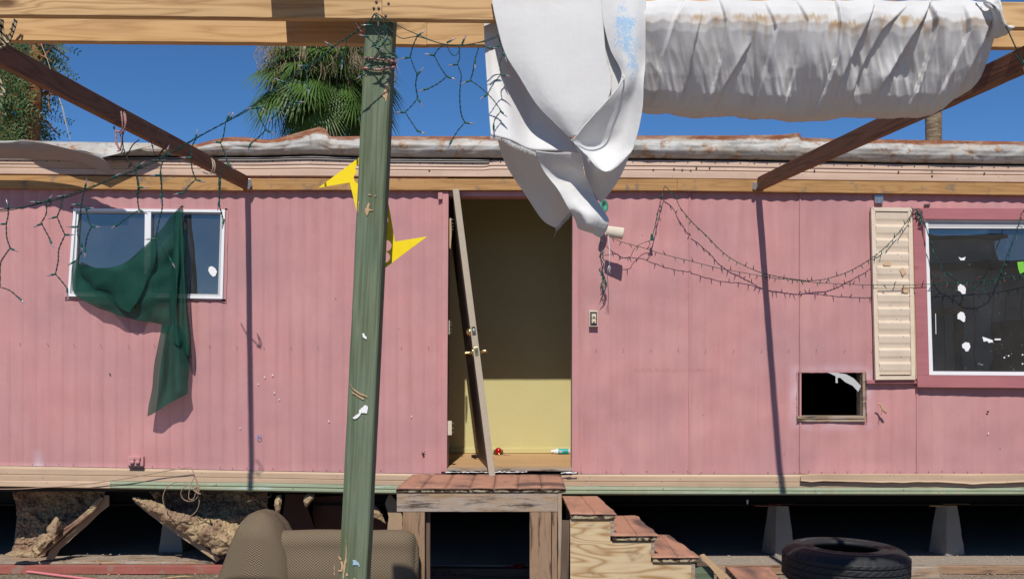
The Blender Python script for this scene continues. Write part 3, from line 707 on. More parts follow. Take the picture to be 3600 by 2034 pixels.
# door frame
df = MB()
df.pp([(1556, 672), (1577, 672), (1571, 1657), (1550, 1657)], 6.972, .15)
df.pp([(2013, 672), (2034, 672), (2033, 1657), (2010, 1657)], 6.972, .15)
df.pp([(1577, 672), (2013, 672), (2013, 690), (1577, 690)], 6.985, .12)
df.pp([(1540, 672), (1556, 672), (1556, 700), (1540, 700)], 6.965, .02)
df.build('door_frame', MT['pink'], home, bevel=.002)
th_ = MB(); th_.pp([(1572, 1645), (2011, 1645), (2012, 1655), (1570, 1655)], 6.96, .08)
th_.build('threshold', MT['oldwood'], home, bevel=.003)
ca = MB(); ca.tube([at(x, 1658+ru(-1.5, 1.5), 6.945) for x in range(1565, 1860, 8)], [ru(.001, .006) for _ in range(1565, 1860, 8)], 5)
ca.tube([at(x, 1661+ru(-1.5, 1.5), 6.94) for x in range(1972, 2030, 8)], [ru(.003, .008) for _ in range(1972, 2030, 8)], 5, 0)
ca.build('caulk', MT['white'], home)
for (x, y, n, w, h) in ((1584, 790, 4, 5, 46), (1579, 1150, 4, 2.5, 50), (1581, 1503, 3, 14, 50)):
    hg = MB(); hg.pp([(x-w/2, y-h/2), (x+w/2, y-h/2), (x+w/2, y+h/2), (x-w/2, y+h/2)], 7.0, .004)
    for k in range(n):
        a = at(x+w/2, y-h/2+h*(k+.5)/n, 7.0); hg.tube([a, a+Vector((.015, -.004, ru(-.006, .006)))], .0012, 4)
    hg.build('hinge', MT['cream'], home)
sp = MB(); sp.pp([(1580, 770), (1586, 772), (1588, 820), (1584, 876), (1580, 868)], 6.995, .006); sp.build('wood_splinter', MT['chipw'], home)

# ---- windows
def frame(parts, z, th, name, mat, parent, bevel=.002):
    m = MB()
    for p in parts: m.pp(p, z, th)
    return m.build(name, mat, parent, bevel=bevel)
def quadframe(TL, TR, BR, BL, w, z, th, name, mat, parent):
    (a, b), (c, d), (e, f), (g_, h) = TL, TR, BR, BL
    i = [(a+w, b+w), (c-w, d+w), (e-w, f-w), (g_+w, h-w)]
    return frame([[TL, TR, i[1], i[0]], [TR, BR, i[2], i[1]], [BR, BL, i[3], i[2]], [BL, TL, i[0], i[3]]], z, th, name, mat, parent, 0)
w1 = quadframe((258, 732), (791, 737), (782, 1050), (237, 1041), 9, 6.972, .06, 'window', MT['white'], home)
quadframe((267, 741), (782, 746), (773, 1041), (248, 1032), 7, 6.985, .04, 'inner_frame', MT['white2'], w1)
frame([[(509, 742), (531, 742), (527, 1036), (505, 1036)]], 6.975, .04, 'mullion', MT['white'], w1)
frame([[(271, 748), (276, 748), (262, 1030), (256, 1030)]], 6.980, .03, 'sash_rail', MT['white'], w1)
pn = MB(); pn.pp([(262, 744), (780, 748), (772, 1040), (250, 1034)], 7.006, .004); pn.build('pane', MT['glass'], w1)
tr = MB()
for p in ([(250, 727), (798, 731), (800, 737), (250, 733)], [(791, 733), (803, 733), (794, 1064), (782, 1060)], [(228, 1043), (794, 1052), (794, 1060), (228, 1050)], [(247, 727), (258, 729), (238, 1046), (230, 1050)]):
    pts = cr([Vector((a, b, 0)) for a, b in p+[p[0]]], 40); 
    q = []
    for (a, b), (c, d) in zip(p, p[1:]+[p[0]]):
        for k in range(9): q.append((lerp(a, c, k/9)+ru(-1.6, 1.6), lerp(b, d, k/9)+ru(-1.6, 1.6)))
    tr.pp(q, 6.988, .01)
tr.build('sealant', MT['pink'], w1)
cu_ = MB()                                       # torn plastic inside the right-hand pane
sheet(cu_, [[(778, 790, 7.03), (772, 800, 7.03), (782, 790, 7.03)], [(758, 880, 7.03), (768, 870, 7.04), (778, 880, 7.03)], [(748, 930, 7.03), (760, 935, 7.05), (776, 930, 7.03)], [(744, 1035, 7.03), (758, 1035, 7.05), (770, 1035, 7.03)]], 12, 30, .015, (30, 30, 30))
cu_.build('torn_plastic', MT['foam'], w1, solid=.001)
pa = MB(); pa.pp([(735, 938), (745, 935), (757, 943), (763, 955), (757, 970), (748, 972), (738, 962), (732, 950)], 6.998, .002); pa.build('paper_scrap', MT['paper'], w1)

w2 = quadframe((3250, 765), (4500, 775), (4500, 1325), (3267, 1317), 13, 6.970, .06, 'window', MT['white'], home)
frame([[(3254, 772), (4500, 778), (4500, 800), (3256, 796)]], 6.976, .04, 'blind_head', MT['white2'], w2)
frame([[(3256, 797), (4500, 801), (4500, 805), (3256, 802)], [(3600+190, 800), (3600+205, 800), (3600+205, 1310), (3600+190, 1310)]], 6.974, .04, 'inner_frame', MT['white'], w2)
pn = MB(); pn.pp([(3262, 780), (4490, 785), (4490, 1316), (3272, 1308)], 7.008, .004); pn.build('pane', MT['glass'], w2)
for p in (P('7', [(975, 440), (990, 447), (1012, 440), (1005, 458), (985, 458)]),
          P('7', [(972, 590), (985, 578), (1005, 585), (1013, 605), (1010, 630), (995, 632), (985, 618), (972, 612)]),
          P('7', [(970, 735), (985, 720), (1002, 725), (1010, 745), (1008, 770), (1000, 774), (985, 762), (970, 757)]),
          P('7', [(993, 888), (1010, 876), (1030, 880), (1036, 900), (1025, 922), (1012, 924), (1005, 910), (995, 905)]),
          P('7', [(1097, 848), (1125, 857), (1150, 866), (1152, 876), (1130, 880), (1122, 870), (1104, 874)]),
          P('7', [(1160, 858), (1191, 858), (1191, 866), (1160, 866)])):
    m = MB(); m.pp(p, 7.003, .001); m.build('paper_scrap', MT['paper'], w2)
sp = MB()
for _ in range(38):
    x, y = random.choice([(ru(3290, 3600), ru(900, 1300)), (ru(3430, 3600), ru(1180, 1300)), (ru(3440, 3460), ru(1276, 1284))]); r = ru(.3, .9)
    sp.pp([(x-r, y-r), (x+r, y-r), (x+r, y+r), (x-r, y+r)], 7.006, .001)
for x, y in ((3531, 1256), (3546, 1250), (3595, 1246), (3595, 1278)): sp.pp([(x-2.5, y-2), (x+2, y-3), (x+3, y+2), (x-2, y+3)], 7.005, .001)
sp.pp(P('7', [(856, 730), (859, 730), (861, 835), (858, 835)]), 7.005, .001)
tag(sp.build('paint_specks', MT['paper'], w2), kind='stuff')
m = MB(); m.pp(P('7', [(1276, 467), (1308, 464), (1314, 515), (1290, 528), (1280, 500)]), 7.002, .001); m.build('green_tape', MT['gtape'], w2)
# pink timber surround
for nm, p in (('top', P('7', [(740, 190), (2600, 200), (2600, 262), (742, 247)])), ('side', P('7', [(742, 248), (805, 248), (826, 1046), (764, 1046)])), ('bot', P('7', [(764, 1046), (2600, 1056), (2600, 1120), (766, 1107)]))):
    m = MB(); m.pp(p, 6.948, .04); m.build('window_surround', MT['pinkwood'], home, bevel=.002)
# marks on the pink wall: white chips, a torn hole, a blue scribble and the residue of a stamp
ck = MB()
for x, y in ((958, 1317), (930, 1324), (907, 1349), (964, 1379), (981, 1403), (1156, 1479), (844, 1503), (3475, 1521), (1446, 1462)): blot(ck, x, y, 2.6, 2.6)
tag(ck.build('paint_chips', MT['paper'], home), kind='stuff')
ck = MB(); blot(ck, 1488, 1595, 6, 6, 12); blot(ck, 1484, 1590, 4, 2); blot(ck, 386, 1314, 3, 4); blot(ck, 3474, 1446, 5, 4); blot(ck, 1493, 1588, 3, 2)
tag(ck.build('torn_holes', MT['black'], home), kind='stuff')
ck = MB(); ck.tube([at(x, y, 6.985) for x, y in ((906, 1527), (904, 1543), (912, 1545), (919, 1538), (915, 1530), (905, 1528))], .0022, 4); ck.build('blue_scribble', plain('blue_chalk', (.05, .25, .65), .7), home)
# ---- vent cut-out
vt = MB()
vt.pp(P('7', [(150, 1254), (494, 1254), (496, 1268), (150, 1268)]), 6.975, .10); vt.pp(P('7', [(150, 1270), (496, 1270), (496, 1283), (150, 1283)]), 6.980, .10)
vt.pp(P('7', [(484, 1033), (498, 1033), (500, 1283), (486, 1283)]), 6.985, .12); vt.pp(P('7', [(474, 1036), (483, 1036), (484, 1254), (475, 1254)]), 7.02, .09)
vt.build('vent_opening_frame', MT['oldwood'], home, bevel=.002)
vt = MB(); vt.pp(P('7', [(300, 1030), (345, 1031), (400, 1040), (440, 1062), (476, 1100), (462, 1130), (440, 1106), (432, 1098), (395, 1080), (370, 1058), (356, 1058), (357, 1085), (346, 1084), (346, 1050), (318, 1036)]), 6.988, .003)
vt.build('torn_backing', MT['white2'], home)
ed = MB()                                        # torn metal lip around the opening
for (a, b), (c, d) in (((2800, 1308), (3046, 1308)), ((2803, 1306), (2803, 1484)), ((3046, 1306), (3048, 1484))):
    pts = [at(lerp(a, c, k/24)+ru(-1.5, 1.5), lerp(b, d, k/24)+ru(-1.5, 1.5), 6.988+ru(-.003, .003)) for k in range(25)]
    ed.tube(pts, [ru(.001, .0035) for _ in pts], 4)
ed.build('torn_metal_lip', MT['pink'], home)

# ---- shutter (cream ribbed panel) and strip below it
def q7(x, y): return P('7', [(x, y)])[0]
st = MB(); TLs, TRs, BRs, BLs = q7(528, 187), q7(738, 190), q7(755, 1068), q7(551, 1069)
def sq(u, v):
    a = (lerp(TLs[0], TRs[0], u), lerp(TLs[1], TRs[1], u)); b = (lerp(BLs[0], BRs[0], u), lerp(BLs[1], BRs[1], u)); return (lerp(a[0], b[0], v), lerp(a[1], b[1], v))
g = []
nsl = 12; prof = [(0, 0), (.05, -.011), (.16, -.013), (.55, -.009), (.72, -.004), (.9, -.001)]
for k in range(nsl):
    for pv_, dy in prof:
        v = .022+(k+pv_)/nsl*.956; row = []
        for u in [.09+.82*i/10 for i in range(11)]:
            x, y = sq(u, v); q = at(x, y, 6.965); row.append(Vector((q.x, 6.965+dy, q.z)))
        g.append(row)
st.grid(g, 0, False)
s_o = st.build('shutter', MT['shutter'], None); 
tag(s_o, 'tall cream ribbed shutter panel fixed on the pink wall beside the big window', 'shutter')
fr_ = MB()
fr_.pp([sq(0, 0), sq(1, 0), sq(.9, .022), sq(.1, .022)], 6.944, .03); fr_.pp([sq(0, 0), sq(.1, .022), sq(.1, .978), sq(0, 1)], 6.946, .03)
fr_.pp([sq(1, 0), sq(1, 1), sq(.9, .978), sq(.9, .022)], 6.946, .03); fr_.pp([sq(0, 1), sq(.1, .978), sq(.9, .978), sq(1, 1)], 6.944, .03)
fr_.build('shutter_frame', MT['shutter'], s_o, bevel=.0015)
tp = MB()
for p in ([(592, 466), (630, 466), (631, 487), (593, 485)], [(537, 510), (553, 505), (548, 540), (537, 532)], [(672, 505), (690, 495), (709, 515), (690, 537)], [(686, 592), (718, 590), (722, 622), (700, 625), (688, 612)]):
    tp = MB(); tp.pp(P('7', p), 6.949, .001); tp.build('tape_mark', MT['tape'], s_o)

lp = MB(); lp.pp(P('7', [(505, 1070), (762, 1070), (762, 1088), (506, 1088)]), 6.965, .03); lp.build('ledge_trim', MT['pinkwood'], home, bevel=.002)
pw = MB(); pw.pp(P('7', [(738, 245), (745, 245), (768, 1060), (757, 1066), (748, 900)]), 6.955, .02); pw.build('bare_timber_edge', MT['chipw'], home)

# ---- small fittings on the wall
sw = thing('light_switch', 'uncovered double switch in a small box on the pink wall right of the doorway', 'light switch', at(2086, 1147, 6.98))
m = MB(); m.pp(P('a', [(1395, 1020), (1460, 1022), (1460, 1138), (1396, 1138)]), 6.966, .03); m.build('plate', MT['cream'], sw, bevel=.003)
m = MB(); m.pp(P('a', [(1402, 1030), (1454, 1030), (1454, 1130), (1402, 1130)]), 6.964, .003); m.build('recess', MT['darkmetal'], sw)
for y in (1045, 1082):
    m = MB(); m.pp(P('a', [(1414, y), (1446, y), (1447, y+32), (1415, y+32)]), 6.955, .01); m.pp(P('a', [(1424, y+10), (1438, y+10), (1438, y+20), (1424, y+20)]), 6.945, .01); m.build('toggle', MT['cream'], sw, bevel=.0015)
oc = thing('outlet_cover', 'pink painted double outlet cover with two round flaps low on the wall at left', 'outlet', at(475, 1640, 6.98))
m = MB(); m.pp(P('d', [(1285, 150), (1442, 152), (1440, 262), (1285, 250)]), 6.975, .02); m.build('plate', MT['pink'], oc, bevel=.002)
for x in (1328, 1384):
    m = MB(); c = at(*P('d', [(x, 208)])[0], 6.965)
    m.lathe([(.0001, -.008), (.011, -.008), (.0155, -.003), (.0155, .014)], c, 20, 0, Matrix(((1, 0, 0), (0, 0, 1), (0, 1, 0))).to_4x4())
    m.pp(P('d', [(x-26, 158), (x+26, 158), (x+26, 182), (x-26, 182)]), 6.962, .012)
    m.build('flap', MT['pink'], oc)
m = MB(); m.pp(P('d', [(1283, 246), (1435, 250), (1435, 256), (1283, 252)]), 6.95, .03); m.build('lower_lip', MT['darkmetal'], oc)
br = MB(); br.pp(P('7', [(545, 122), (590, 122), (590, 166), (547, 166)]), 6.972, .004)
for x in (552, 560, 577, 585): br.pp(P('7', [(x, 122), (x+2, 122), (x+2, 164), (x, 164)]), 6.968, .004)
tag(br.build('metal_bracket', MT['steel'], bevel=.0005), 'small grey metal bracket nailed under the ledger above the cream shutter', 'bracket')
sn = MB(); sn.tube([at(*p, 6.94) for p in P('7', [(560, 1188), (575, 1195), (585, 1215), (598, 1232), (606, 1240)])], [.004, .006, .007, .009, .004], 6)
sn.tube([at(*p, 6.94) for p in P('7', [(578, 1200), (582, 1225), (579, 1250)])], [.004, .003, .001], 5)
tag(sn.build('twig_scrap', MT['chipw']), 'small tan scrap stuck to the pink wall right of the square vent hole', 'scrap')
nb = MB()
for p in ([(800, 172), (830, 168), (828, 186), (815, 180), (802, 182)],): nb.pp(P('7', p), 6.972, .01)
tag(nb.build('torn_cable_clip', MT['darkmetal']), 'dark bent clip nailed to the pink wall above the big window', 'clip')

# ================================================================== THE PERGOLA
perg = thing('pergola', 'fir timber pergola frame with a leaning green post fixed to the pink home', 'pergola', (-.5, 3.6, 0))
def yb(z, py): return CH+(CY-py)*z/F
# front beam (two lengths meeting over the post), back beam, rafters, ledger, post
zf = 3.50
def beampt(px, pyb, z, h): p = at(px, pyb, z); return Vector((p.x, z+.019, p.z+h/2))
board('front_beam', beampt(-500, 48, zf, .089), beampt(1342, 65, zf, .089), .038, .089, MT['beam'], perg, seg=40, warp=.003)
board('front_beam', beampt(1343.5, 65, zf, .089), beampt(4200, 106, zf, .089), .038, .089, MT['beam'], perg, seg=40, warp=.003)
board('back_beam', beampt(-500, 137, 3.74, .089), beampt(1500, 157, 3.74, .089), .038, .089, MT['beam2'], perg, seg=40, warp=.003)
board('back_beam', beampt(1501, 157, 3.74, .089), beampt(4200, 170, 3.74, .089), .038, .089, MT['beam2'], perg, seg=40, warp=.002)
def raft(px0, py0, dx, zf_, pxe, ze):
    a = at(px0, py0, 6.95); b = Vector((a.x+dx*(6.95-zf_), zf_, ze)); return a, b
a = at(862, 663, 6.94); b = Vector((a.x-.030*3.15, 3.78, 2.645))
board('rafter', b+Vector((0, 0, .044)), a+Vector((0, 0, .044)), .038, .089, MT['rafter'], perg, seg=40, warp=.004)
a2 = at(2672, 668, 6.94); b2 = Vector((a2.x+.050*3.35, 3.58, 2.546))
board('rafter', b2+Vector((0, 0, .044)), a2+Vector((0, 0, .044)), .038, .089, MT['rafter'], perg, seg=40, warp=.004)
def led(x0, x1, t0, t1, b0, b1):
    A = at(x0, (t0+b0)/2, 6.95); B = at(x1, (t1+b1)/2, 6.95); h = (b0-t0)/500
    board('ledger', (A.x, 6.97, A.z), (B.x, 6.97, B.z), .038, h, MT['ledger'], perg, seg=60, warp=.002)
led(-1100, 858, 605, 627, 650, 667); led(860, 2380, 627, 629, 667, 670); led(2381, 4600, 629, 655, 670, 700)
A = at(1344, 40, 3.595); B = at(1213.5, 2725, 3.595)
post = board('post', (B.x, 3.595, 0), (A.x, 3.595, A.z), .099, .1035, MT['green'], perg, up=(0, -1, 0), bevel=.006, seg=60, warp=.002)
def chips(name, polys, mat, z, parent, reg=None):
    m = MB()
    for p in polys:
        q = P(reg, p) if reg else p; o2 = []
        for (a, b, *_), (c, d, *_) in zip(q, q[1:]+[q[0]]):
            for k in range(4): o2.append((lerp(a, c, k/4)+ru(-1.3, 1.3), lerp(b, d, k/4)+ru(-1.3, 1.3)))
        m.pp(o2, z, .0015)
    return m.build(name, mat, parent)
zc = 3.5395
chips('worn_patch', [[(1355, 297), (1362, 295), (1363, 325), (1358, 360), (1352, 345), (1345, 338), (1336, 336), (1348, 328)], [(1284, 262), (1291, 262), (1290, 268), (1283, 266)], [(1341, 246), (1346, 246), (1346, 264), (1342, 262)]], MT['chipw'], zc, post)
chips('worn_patch', [[(655, 375), (660, 380), (656, 455), (650, 450)], [(718, 385), (728, 390), (722, 425), (750, 436), (722, 438), (712, 472), (704, 465), (695, 430), (708, 410)], [(715, 333), (740, 334), (738, 338), (716, 337)], [(760, 335), (770, 340), (766, 347), (758, 344)],
    [(622, 620), (626, 618), (625, 638), (621, 636)], [(617, 655), (621, 655), (620, 668), (616, 668)]], MT['chipw'], zc, post, '6')
chips('worn_patch', [[(1478, 985), (1484, 990), (1480, 1150), (1484, 1190), (1470, 1280), (1455, 1385), (1440, 1385), (1452, 1250), (1470, 1160)], [(1400, 1150), (1415, 1160), (1432, 1180), (1428, 1200), (1405, 1175)], [(1425, 1200), (1450, 1215), (1448, 1290), (1428, 1290)], [(1398, 1290), (1445, 1295), (1440, 1310), (1400, 1302)], [(1357, 1250), (1366, 1250), (1364, 1340), (1355, 1335)], [(1475, 1320), (1495, 1330), (1502, 1355), (1480, 1350)], [(1550, 1378), (1580, 1372), (1580, 1385), (1545, 1385)]], MT['chipw'], zc, post, 'e')
chips('worn_patch', [[(1228, 1345), (1240, 1362), (1262, 1378), (1290, 1390), (1292, 1396), (1262, 1384), (1240, 1368)], [(1235, 1375), (1280, 1400), (1278, 1404), (1238, 1381)]], MT['chipw'], zc-.0004, post)
chips('white_patch', [[(1240, 1468), (1262, 1452), (1262, 1440), (1278, 1428), (1284, 1422), (1294, 1428), (1290, 1452), (1270, 1450), (1262, 1464), (1246, 1472)], [(1272, 1172), (1280, 1172), (1290, 1186), (1288, 1192), (1276, 1184)]], MT['paper'], zc-.0008, post)
chips('blue_patch', [[(1545, 1195), (1580, 1192), (1590, 1210), (1612, 1225), (1612, 1260), (1590, 1245), (1560, 1240), (1540, 1250), (1550, 1225)]], plain('pale_blue_paint', (.35, .48, .58), .6), zc-.0008, post, 'e')
for sx, sy in ((1323, 7), (1331, 29), (1314, 29), (1366, 13), (1356, 56)):
    m = MB(); c = at(sx, sy, 3.4985)
    m.lathe([(.0001, -.0015), (.0045, -.001), (.0045, .004)], c, 10, 0, Matrix(((1, 0, 0), (0, 0, 1), (0, 1, 0))).to_4x4()); m.build('screw', MT['darkmetal'], perg)
m = MB(); p = at(1023, -66, 3.4)                 # unseen planks laid over both beams to cast the shadows seen on them
board("cross_plank", (p.x, 3.30, 2.822), (p.x-.01, 3.86, 2.818), .185, .022, MT['beam'], perg)
board("cross_plank", (p.x+.17, 3.57, 2.822), (p.x+.15, 3.86, 2.82), .16, .022, MT['beam'], perg)
for q in ([(872, 628), (880, 630), (884, 650), (876, 664), (870, 666)], [(2650, 640), (2662, 642), (2664, 655), (2656, 668), (2648, 664)]):
    m = MB(); m.pp(q, 6.925, .026)
    m.build('joist_hanger', MT['steel'], perg, bevel=.001)

# ================================================================== WHITE CANVAS
# (a) the long roll bundled over the beams on the right
def sm(t): t = max(0, min(1, t)); return t*t*(3-2*t)
ROLLB = [(2235, 328), (2275, 331), (2330, 343), (2450, 350), (2490, 357), (2560, 352), (2680, 355), (2780, 367), (2890, 371), (2960, 368), (3060, 354), (3110, 355), (3200, 360), (3270, 356), (3340, 356), (3380, 345), (3430, 305), (3470, 282), (3520, 240)]
CRE = [((2408, 0), (2360, 90), (2330, 190), (2315, 330), 26, .030, 1), ((2528, 0), (2545, 90), (2538, 200), (2510, 345), 22, .034, 1), ((2935, 0), (2942, 120), (2942, 200), (2905, 365), 24, .046, 1),
       ((3068, 20), (3030, 120), (2990, 220), (2960, 300), 45, .030, -1), ((3268, 10), (3215, 110), (3160, 220), (3125, 290), 34, .046, -1), ((3262, 15), (3282, 100), (3272, 200), (3245, 345), 26, .046, 1),
       ((2800, 10), (2830, 90), (2812, 220), (2790, 330), 40, .020, 1), ((3490, 20), (3462, 110), (3436, 210), (3410, 300), 26, .040, -1), ((2690, 20), (2722, 110), (2700, 240), (2685, 350), 34, .022, 1),
       ((2640, 150), (2600, 220), (2560, 290), (2545, 345), 30, .022, -1), ((3180, 30), (3100, 110), (3050, 220), (3020, 330), 44, .020, -1), ((3380, 40), (3395, 120), (3365, 230), (3330, 340), 34, .026, 1), ((2460, 60), (2440, 160), (2430, 260), (2400, 345), 30, .018, -1)]
def crease(px, py):
    t = 0
    for (*pts, w, amp, sg) in CRE:
        ps = sorted((q[1], q[0]) for q in pts)
        d = (px-pl(ps, py))*sg; k = min(1, max(0, (py-ps[0][0]+20)/60))*min(1, max(0, (ps[-1][0]+25-py)/60))
        e = 3.5; st_ = sm((d+e)/(2*e))
        t += amp*k*(math.exp(-max(d, 0)/w)*st_ - .35*math.exp(min(d, 0)/(w*.9))*(1-st_))*.62
    return t
roll = MB(); g = []; al = []
nv = 150; xs = [2215+i*3.2 for i in range(407)]
PR = [(-.35, .17), (-.22, .11), (-.12, .05), (-.04, .012), (0, -.004), (.08, -.018), (.16, -.026), (.24, -.028), (.32, -.018), (.5, .016), (.7, .058), (.86, .098), (.94, .130), (1.0, .17), (1.02, .26)]
for i in range(nv):
    v = -.35+1.37*i/(nv-1); row = []
    for px in xs:
        top = 4+3*nz((px*.01, 0, 0))*3; bot = pl(ROLLB, px)+3*nz((px*.03, 2, 0))
        if v < 0: py = top-40*(1-math.exp(v*4)) if False else top+ (v*-1)*6
        else: py = lerp(top, bot, min(v, 1))-(v-1)*0
        z = 3.475+pl(PR, v if v < 0 else v-.05*sm(v*4)*(nz((px/95, 0, 11))*1.6+nz((px/30, 0, 12))*.6)*(1-sm(v*2-1)))
        if v > 1: py = bot-6
        dx = px-py*.28
        wr = .020*nz((dx/80, py/330, 2))+.010*(abs(nz((dx/46, py/230, 9)))-.2)*sm(v*1.6)+.005*(abs(nz((dx/24, py/150, 5)))-.2)*sm(v*2.4-.6)+.0012*nz((dx/11, py/60, 15))*sm(v*3-1)
        wr *= (.35+1.1*sm(max(v, 0)*1.4))
        z += wr*1.5-crease(px, py)*.9
        q = at(px, py, 3.475); q.y = max(z, 3.39)
        row.append(q)
        st_y = 72+16*nz((px/30, 0, 3))+14*nz((px/9, 0, 5))+(26 if 2900 < px < 3060 else 0)+(18 if px > 3200 else 0)
        al.append((.75+.8*nz((px/55, 4, 4)))*1.35*math.exp(-((py-st_y)/(9 if py < st_y else 22+70*max(0, nz((px/20, 0, 6)))))**2))
    g.append(row)
roll.grid(g, 0, True, al)
cv = thing('rolled_canvas', 'long white canvas bundled over the beams at right with brown water stains along its middle', 'canvas', (1.05, 3.6, 2.4))
roll.build('cloth', MT['canvas'], cv, solid=.002)
m = MB()
sheet(m, [[(1780, 0, 3.44), (1825, 4, 3.415), (1875, 8, 3.43)], [(1800, 30, 3.43), (1850, 60, 3.40), (1915, 95, 3.44)], [(1845, 38, 3.44), (1890, 110, 3.405), (1960, 200, 3.47)],
          [(1780, 120, 3.50), (1860, 210, 3.44), (2010, 205, 3.50)], [(1745, 240, 3.54), (1840, 268, 3.47), (1950, 240, 3.52)], [(1730, 290, 3.58), (1810, 290, 3.50), (1900, 262, 3.55)]], 40, 50, .02, (20, 20, 9), 3, reg='4')
m.build('end_flap', MT['canvas'], cv, solid=.002)
m = MB()
sheet(m, [[(1730, 0, 3.46), (1800, -10, 3.42), (1880, -6, 3.43), (1890, -5, 3.6)], [(1745, 5, 3.44), (1820, 15, 3.40), (1895, 30, 3.42), (1900, 40, 3.6)], [(1850, 42, 3.42), (1870, 55, 3.39), (1905, 80, 3.41), (1925, 90, 3.6)], [(1850, 45, 3.46), (1890, 120, 3.42), (1928, 185, 3.44), (1930, 190, 3.6)]], 30, 30, .012, (30, 30, 30), 5, reg='4')
m.build('twisted_tuck', MT['canvas'], cv, solid=.002)

# (b) the knotted piece hanging down beside the doorway
hc = thing('hanging_canvas', 'white canvas hanging knotted from the front beam over the doorway with faint blue spray', 'canvas', (.12, 3.5, 1.95))
m = MB()          # back left sheet
gA = sheet(m, [[(5, 60, 3.62), (60, 60, 3.61), (180, 60, 3.60), (320, 60, 3.60)], [(6, 200, 3.60), (70, 220, 3.585), (200, 230, 3.60), (330, 240, 3.60)], [(14, 400, 3.565), (80, 420, 3.55), (210, 440, 3.60), (380, 450, 3.60)], [(28, 600, 3.52), (130, 620, 3.50), (270, 680, 3.585), (470, 700, 3.58)],
          [(42, 770, 3.475), (150, 795, 3.46), (290, 850, 3.50), (540, 866, 3.55)]], 50, 60, .012, (7, 7, 3), 1, reg='3')
m.build('back_layer', MT['canvas'], hc, solid=.0016)
m = MB()          # lower left hanging corner, in shade
gE = sheet(m, [[(75, 775, 3.54), (160, 800, 3.555), (240, 840, 3.55), (330, 868, 3.55)], [(105, 880, 3.60), (190, 900, 3.63), (290, 940, 3.61), (380, 960, 3.60)], [(140, 960, 3.65), (230, 990, 3.68), (330, 1030, 3.66), (430, 1080, 3.66)], [(225, 1090, 3.73), (300, 1120, 3.75), (380, 1150, 3.73), (465, 1150, 3.71)],
          [(330, 1240, 3.80), (380, 1245, 3.80), (430, 1225, 3.78), (495, 1196, 3.75)], [(412, 1292, 3.82), (440, 1262, 3.80), (465, 1232, 3.78), (497, 1200, 3.76)]], 60, 70, .010, (7, 7, 3), 2, reg='3', fine=.0008)
m.build('corner_layer', MT['canvas'], hc, solid=.0016)
m = MB()          # sash twisting down to the tied end
sheet(m, [[(296, 858, 3.475), (380, 862, 3.455), (470, 866, 3.47), (560, 868, 3.48)], [(325, 940, 3.50), (400, 925, 3.49), (480, 940, 3.50), (568, 960, 3.51)], [(375, 1030, 3.505), (440, 1010, 3.53), (520, 1010, 3.54), (590, 1020, 3.55)], [(440, 1100, 3.49), (500, 1080, 3.53), (560, 1080, 3.56), (625, 1090, 3.58)],
          [(480, 1180, 3.50), (535, 1160, 3.50), (600, 1160, 3.53), (668, 1160, 3.57)], [(508, 1235, 3.53), (565, 1225, 3.49), (640, 1220, 3.50), (712, 1245, 3.54)], [(530, 1275, 3.57), (580, 1290, 3.51), (640, 1290, 3.51), (700, 1292, 3.54)], [(540, 1292, 3.60), (585, 1318, 3.56), (625, 1338, 3.54), (664, 1352, 3.56)]], 70, 110, .014, (13, 13, 7), 4, reg='3', fine=.0006)
m.build('sash_layer', MT['canvas'], hc, solid=.0018)
m = MB()          # dark open end of the sash
sheet(m, [[(682, 1238, 3.53), (713, 1246, 3.58)], [(676, 1290, 3.54), (700, 1300, 3.62)], [(662, 1350, 3.56), (680, 1338, 3.65)]], 8, 14, .003, (30, 30, 30), 4, reg='3')
m.build('sash_end', MT['canvas'], hc, solid=.0018)
m = MB()          # right drop behind the pouch
sheet(m, [[(520, 820, 3.55), (640, 900, 3.53), (760, 860, 3.52), (900, 640, 3.53)], [(560, 900, 3.56), (650, 965, 3.54), (760, 930, 3.54), (872, 780, 3.54)], [(578, 985, 3.59), (650, 1010, 3.575), (740, 980, 3.57), (828, 880, 3.57)], [(605, 1060, 3.61), (660, 1065, 3.605), (720, 1045, 3.60), (787, 975, 3.60)], [(640, 1120, 3.63), (670, 1115, 3.63), (700, 1100, 3.63), (737, 1060, 3.63)], [(664, 1152, 3.64), (672, 1145, 3.64), (684, 1130, 3.64), (702, 1110, 3.64)]], 60, 60, .006, (6, 6, 3), 6, reg='3', fine=.0008)
m.build('right_drop', MT['canvas'], hc, solid=.0016)
m = MB()          # inner layer seen in the gap between the two front sheets
sheet(m, [[(620, -40, 3.50), (760, -40, 3.50), (900, -40, 3.50)], [(630, 200, 3.49), (760, 200, 3.49), (900, 200, 3.50)], [(640, 420, 3.49), (760, 420, 3.48), (895, 420, 3.50)], [(620, 640, 3.49), (740, 640, 3.48), (860, 640, 3.50)]], 30, 30, .008, (8, 8, 3), 2, reg='3')
m.build('inner_layer', MT['canvas'], hc, solid=.0016)
m = MB(); al = []  # front left sheet
gB = sheet(m, [[(38, -40, 3.470), (240, -40, 3.460), (470, -40, 3.462), (668, -40, 3.465)], [(70, 120, 3.458), (260, 130, 3.446), (480, 130, 3.446), (682, 140, 3.455)], [(120, 300, 3.456), (290, 310, 3.438), (500, 320, 3.440), (700, 330, 3.452)], [(205, 440, 3.458), (340, 450, 3.436), (520, 470, 3.436), (730, 460, 3.452)],
          [(300, 590, 3.462), (400, 590, 3.438), (540, 600, 3.434), (700, 580, 3.448)], [(400, 695, 3.464), (470, 690, 3.444), (550, 680, 3.438), (620, 665, 3.446)], [(490, 780, 3.466), (510, 772, 3.455), (530, 768, 3.450), (545, 770, 3.452)]], 110, 130, .009, (5, 5, 2.2), 7, reg='3', fine=.0004)
m.build('front_layer', MT['canvas'], hc, solid=.0018)
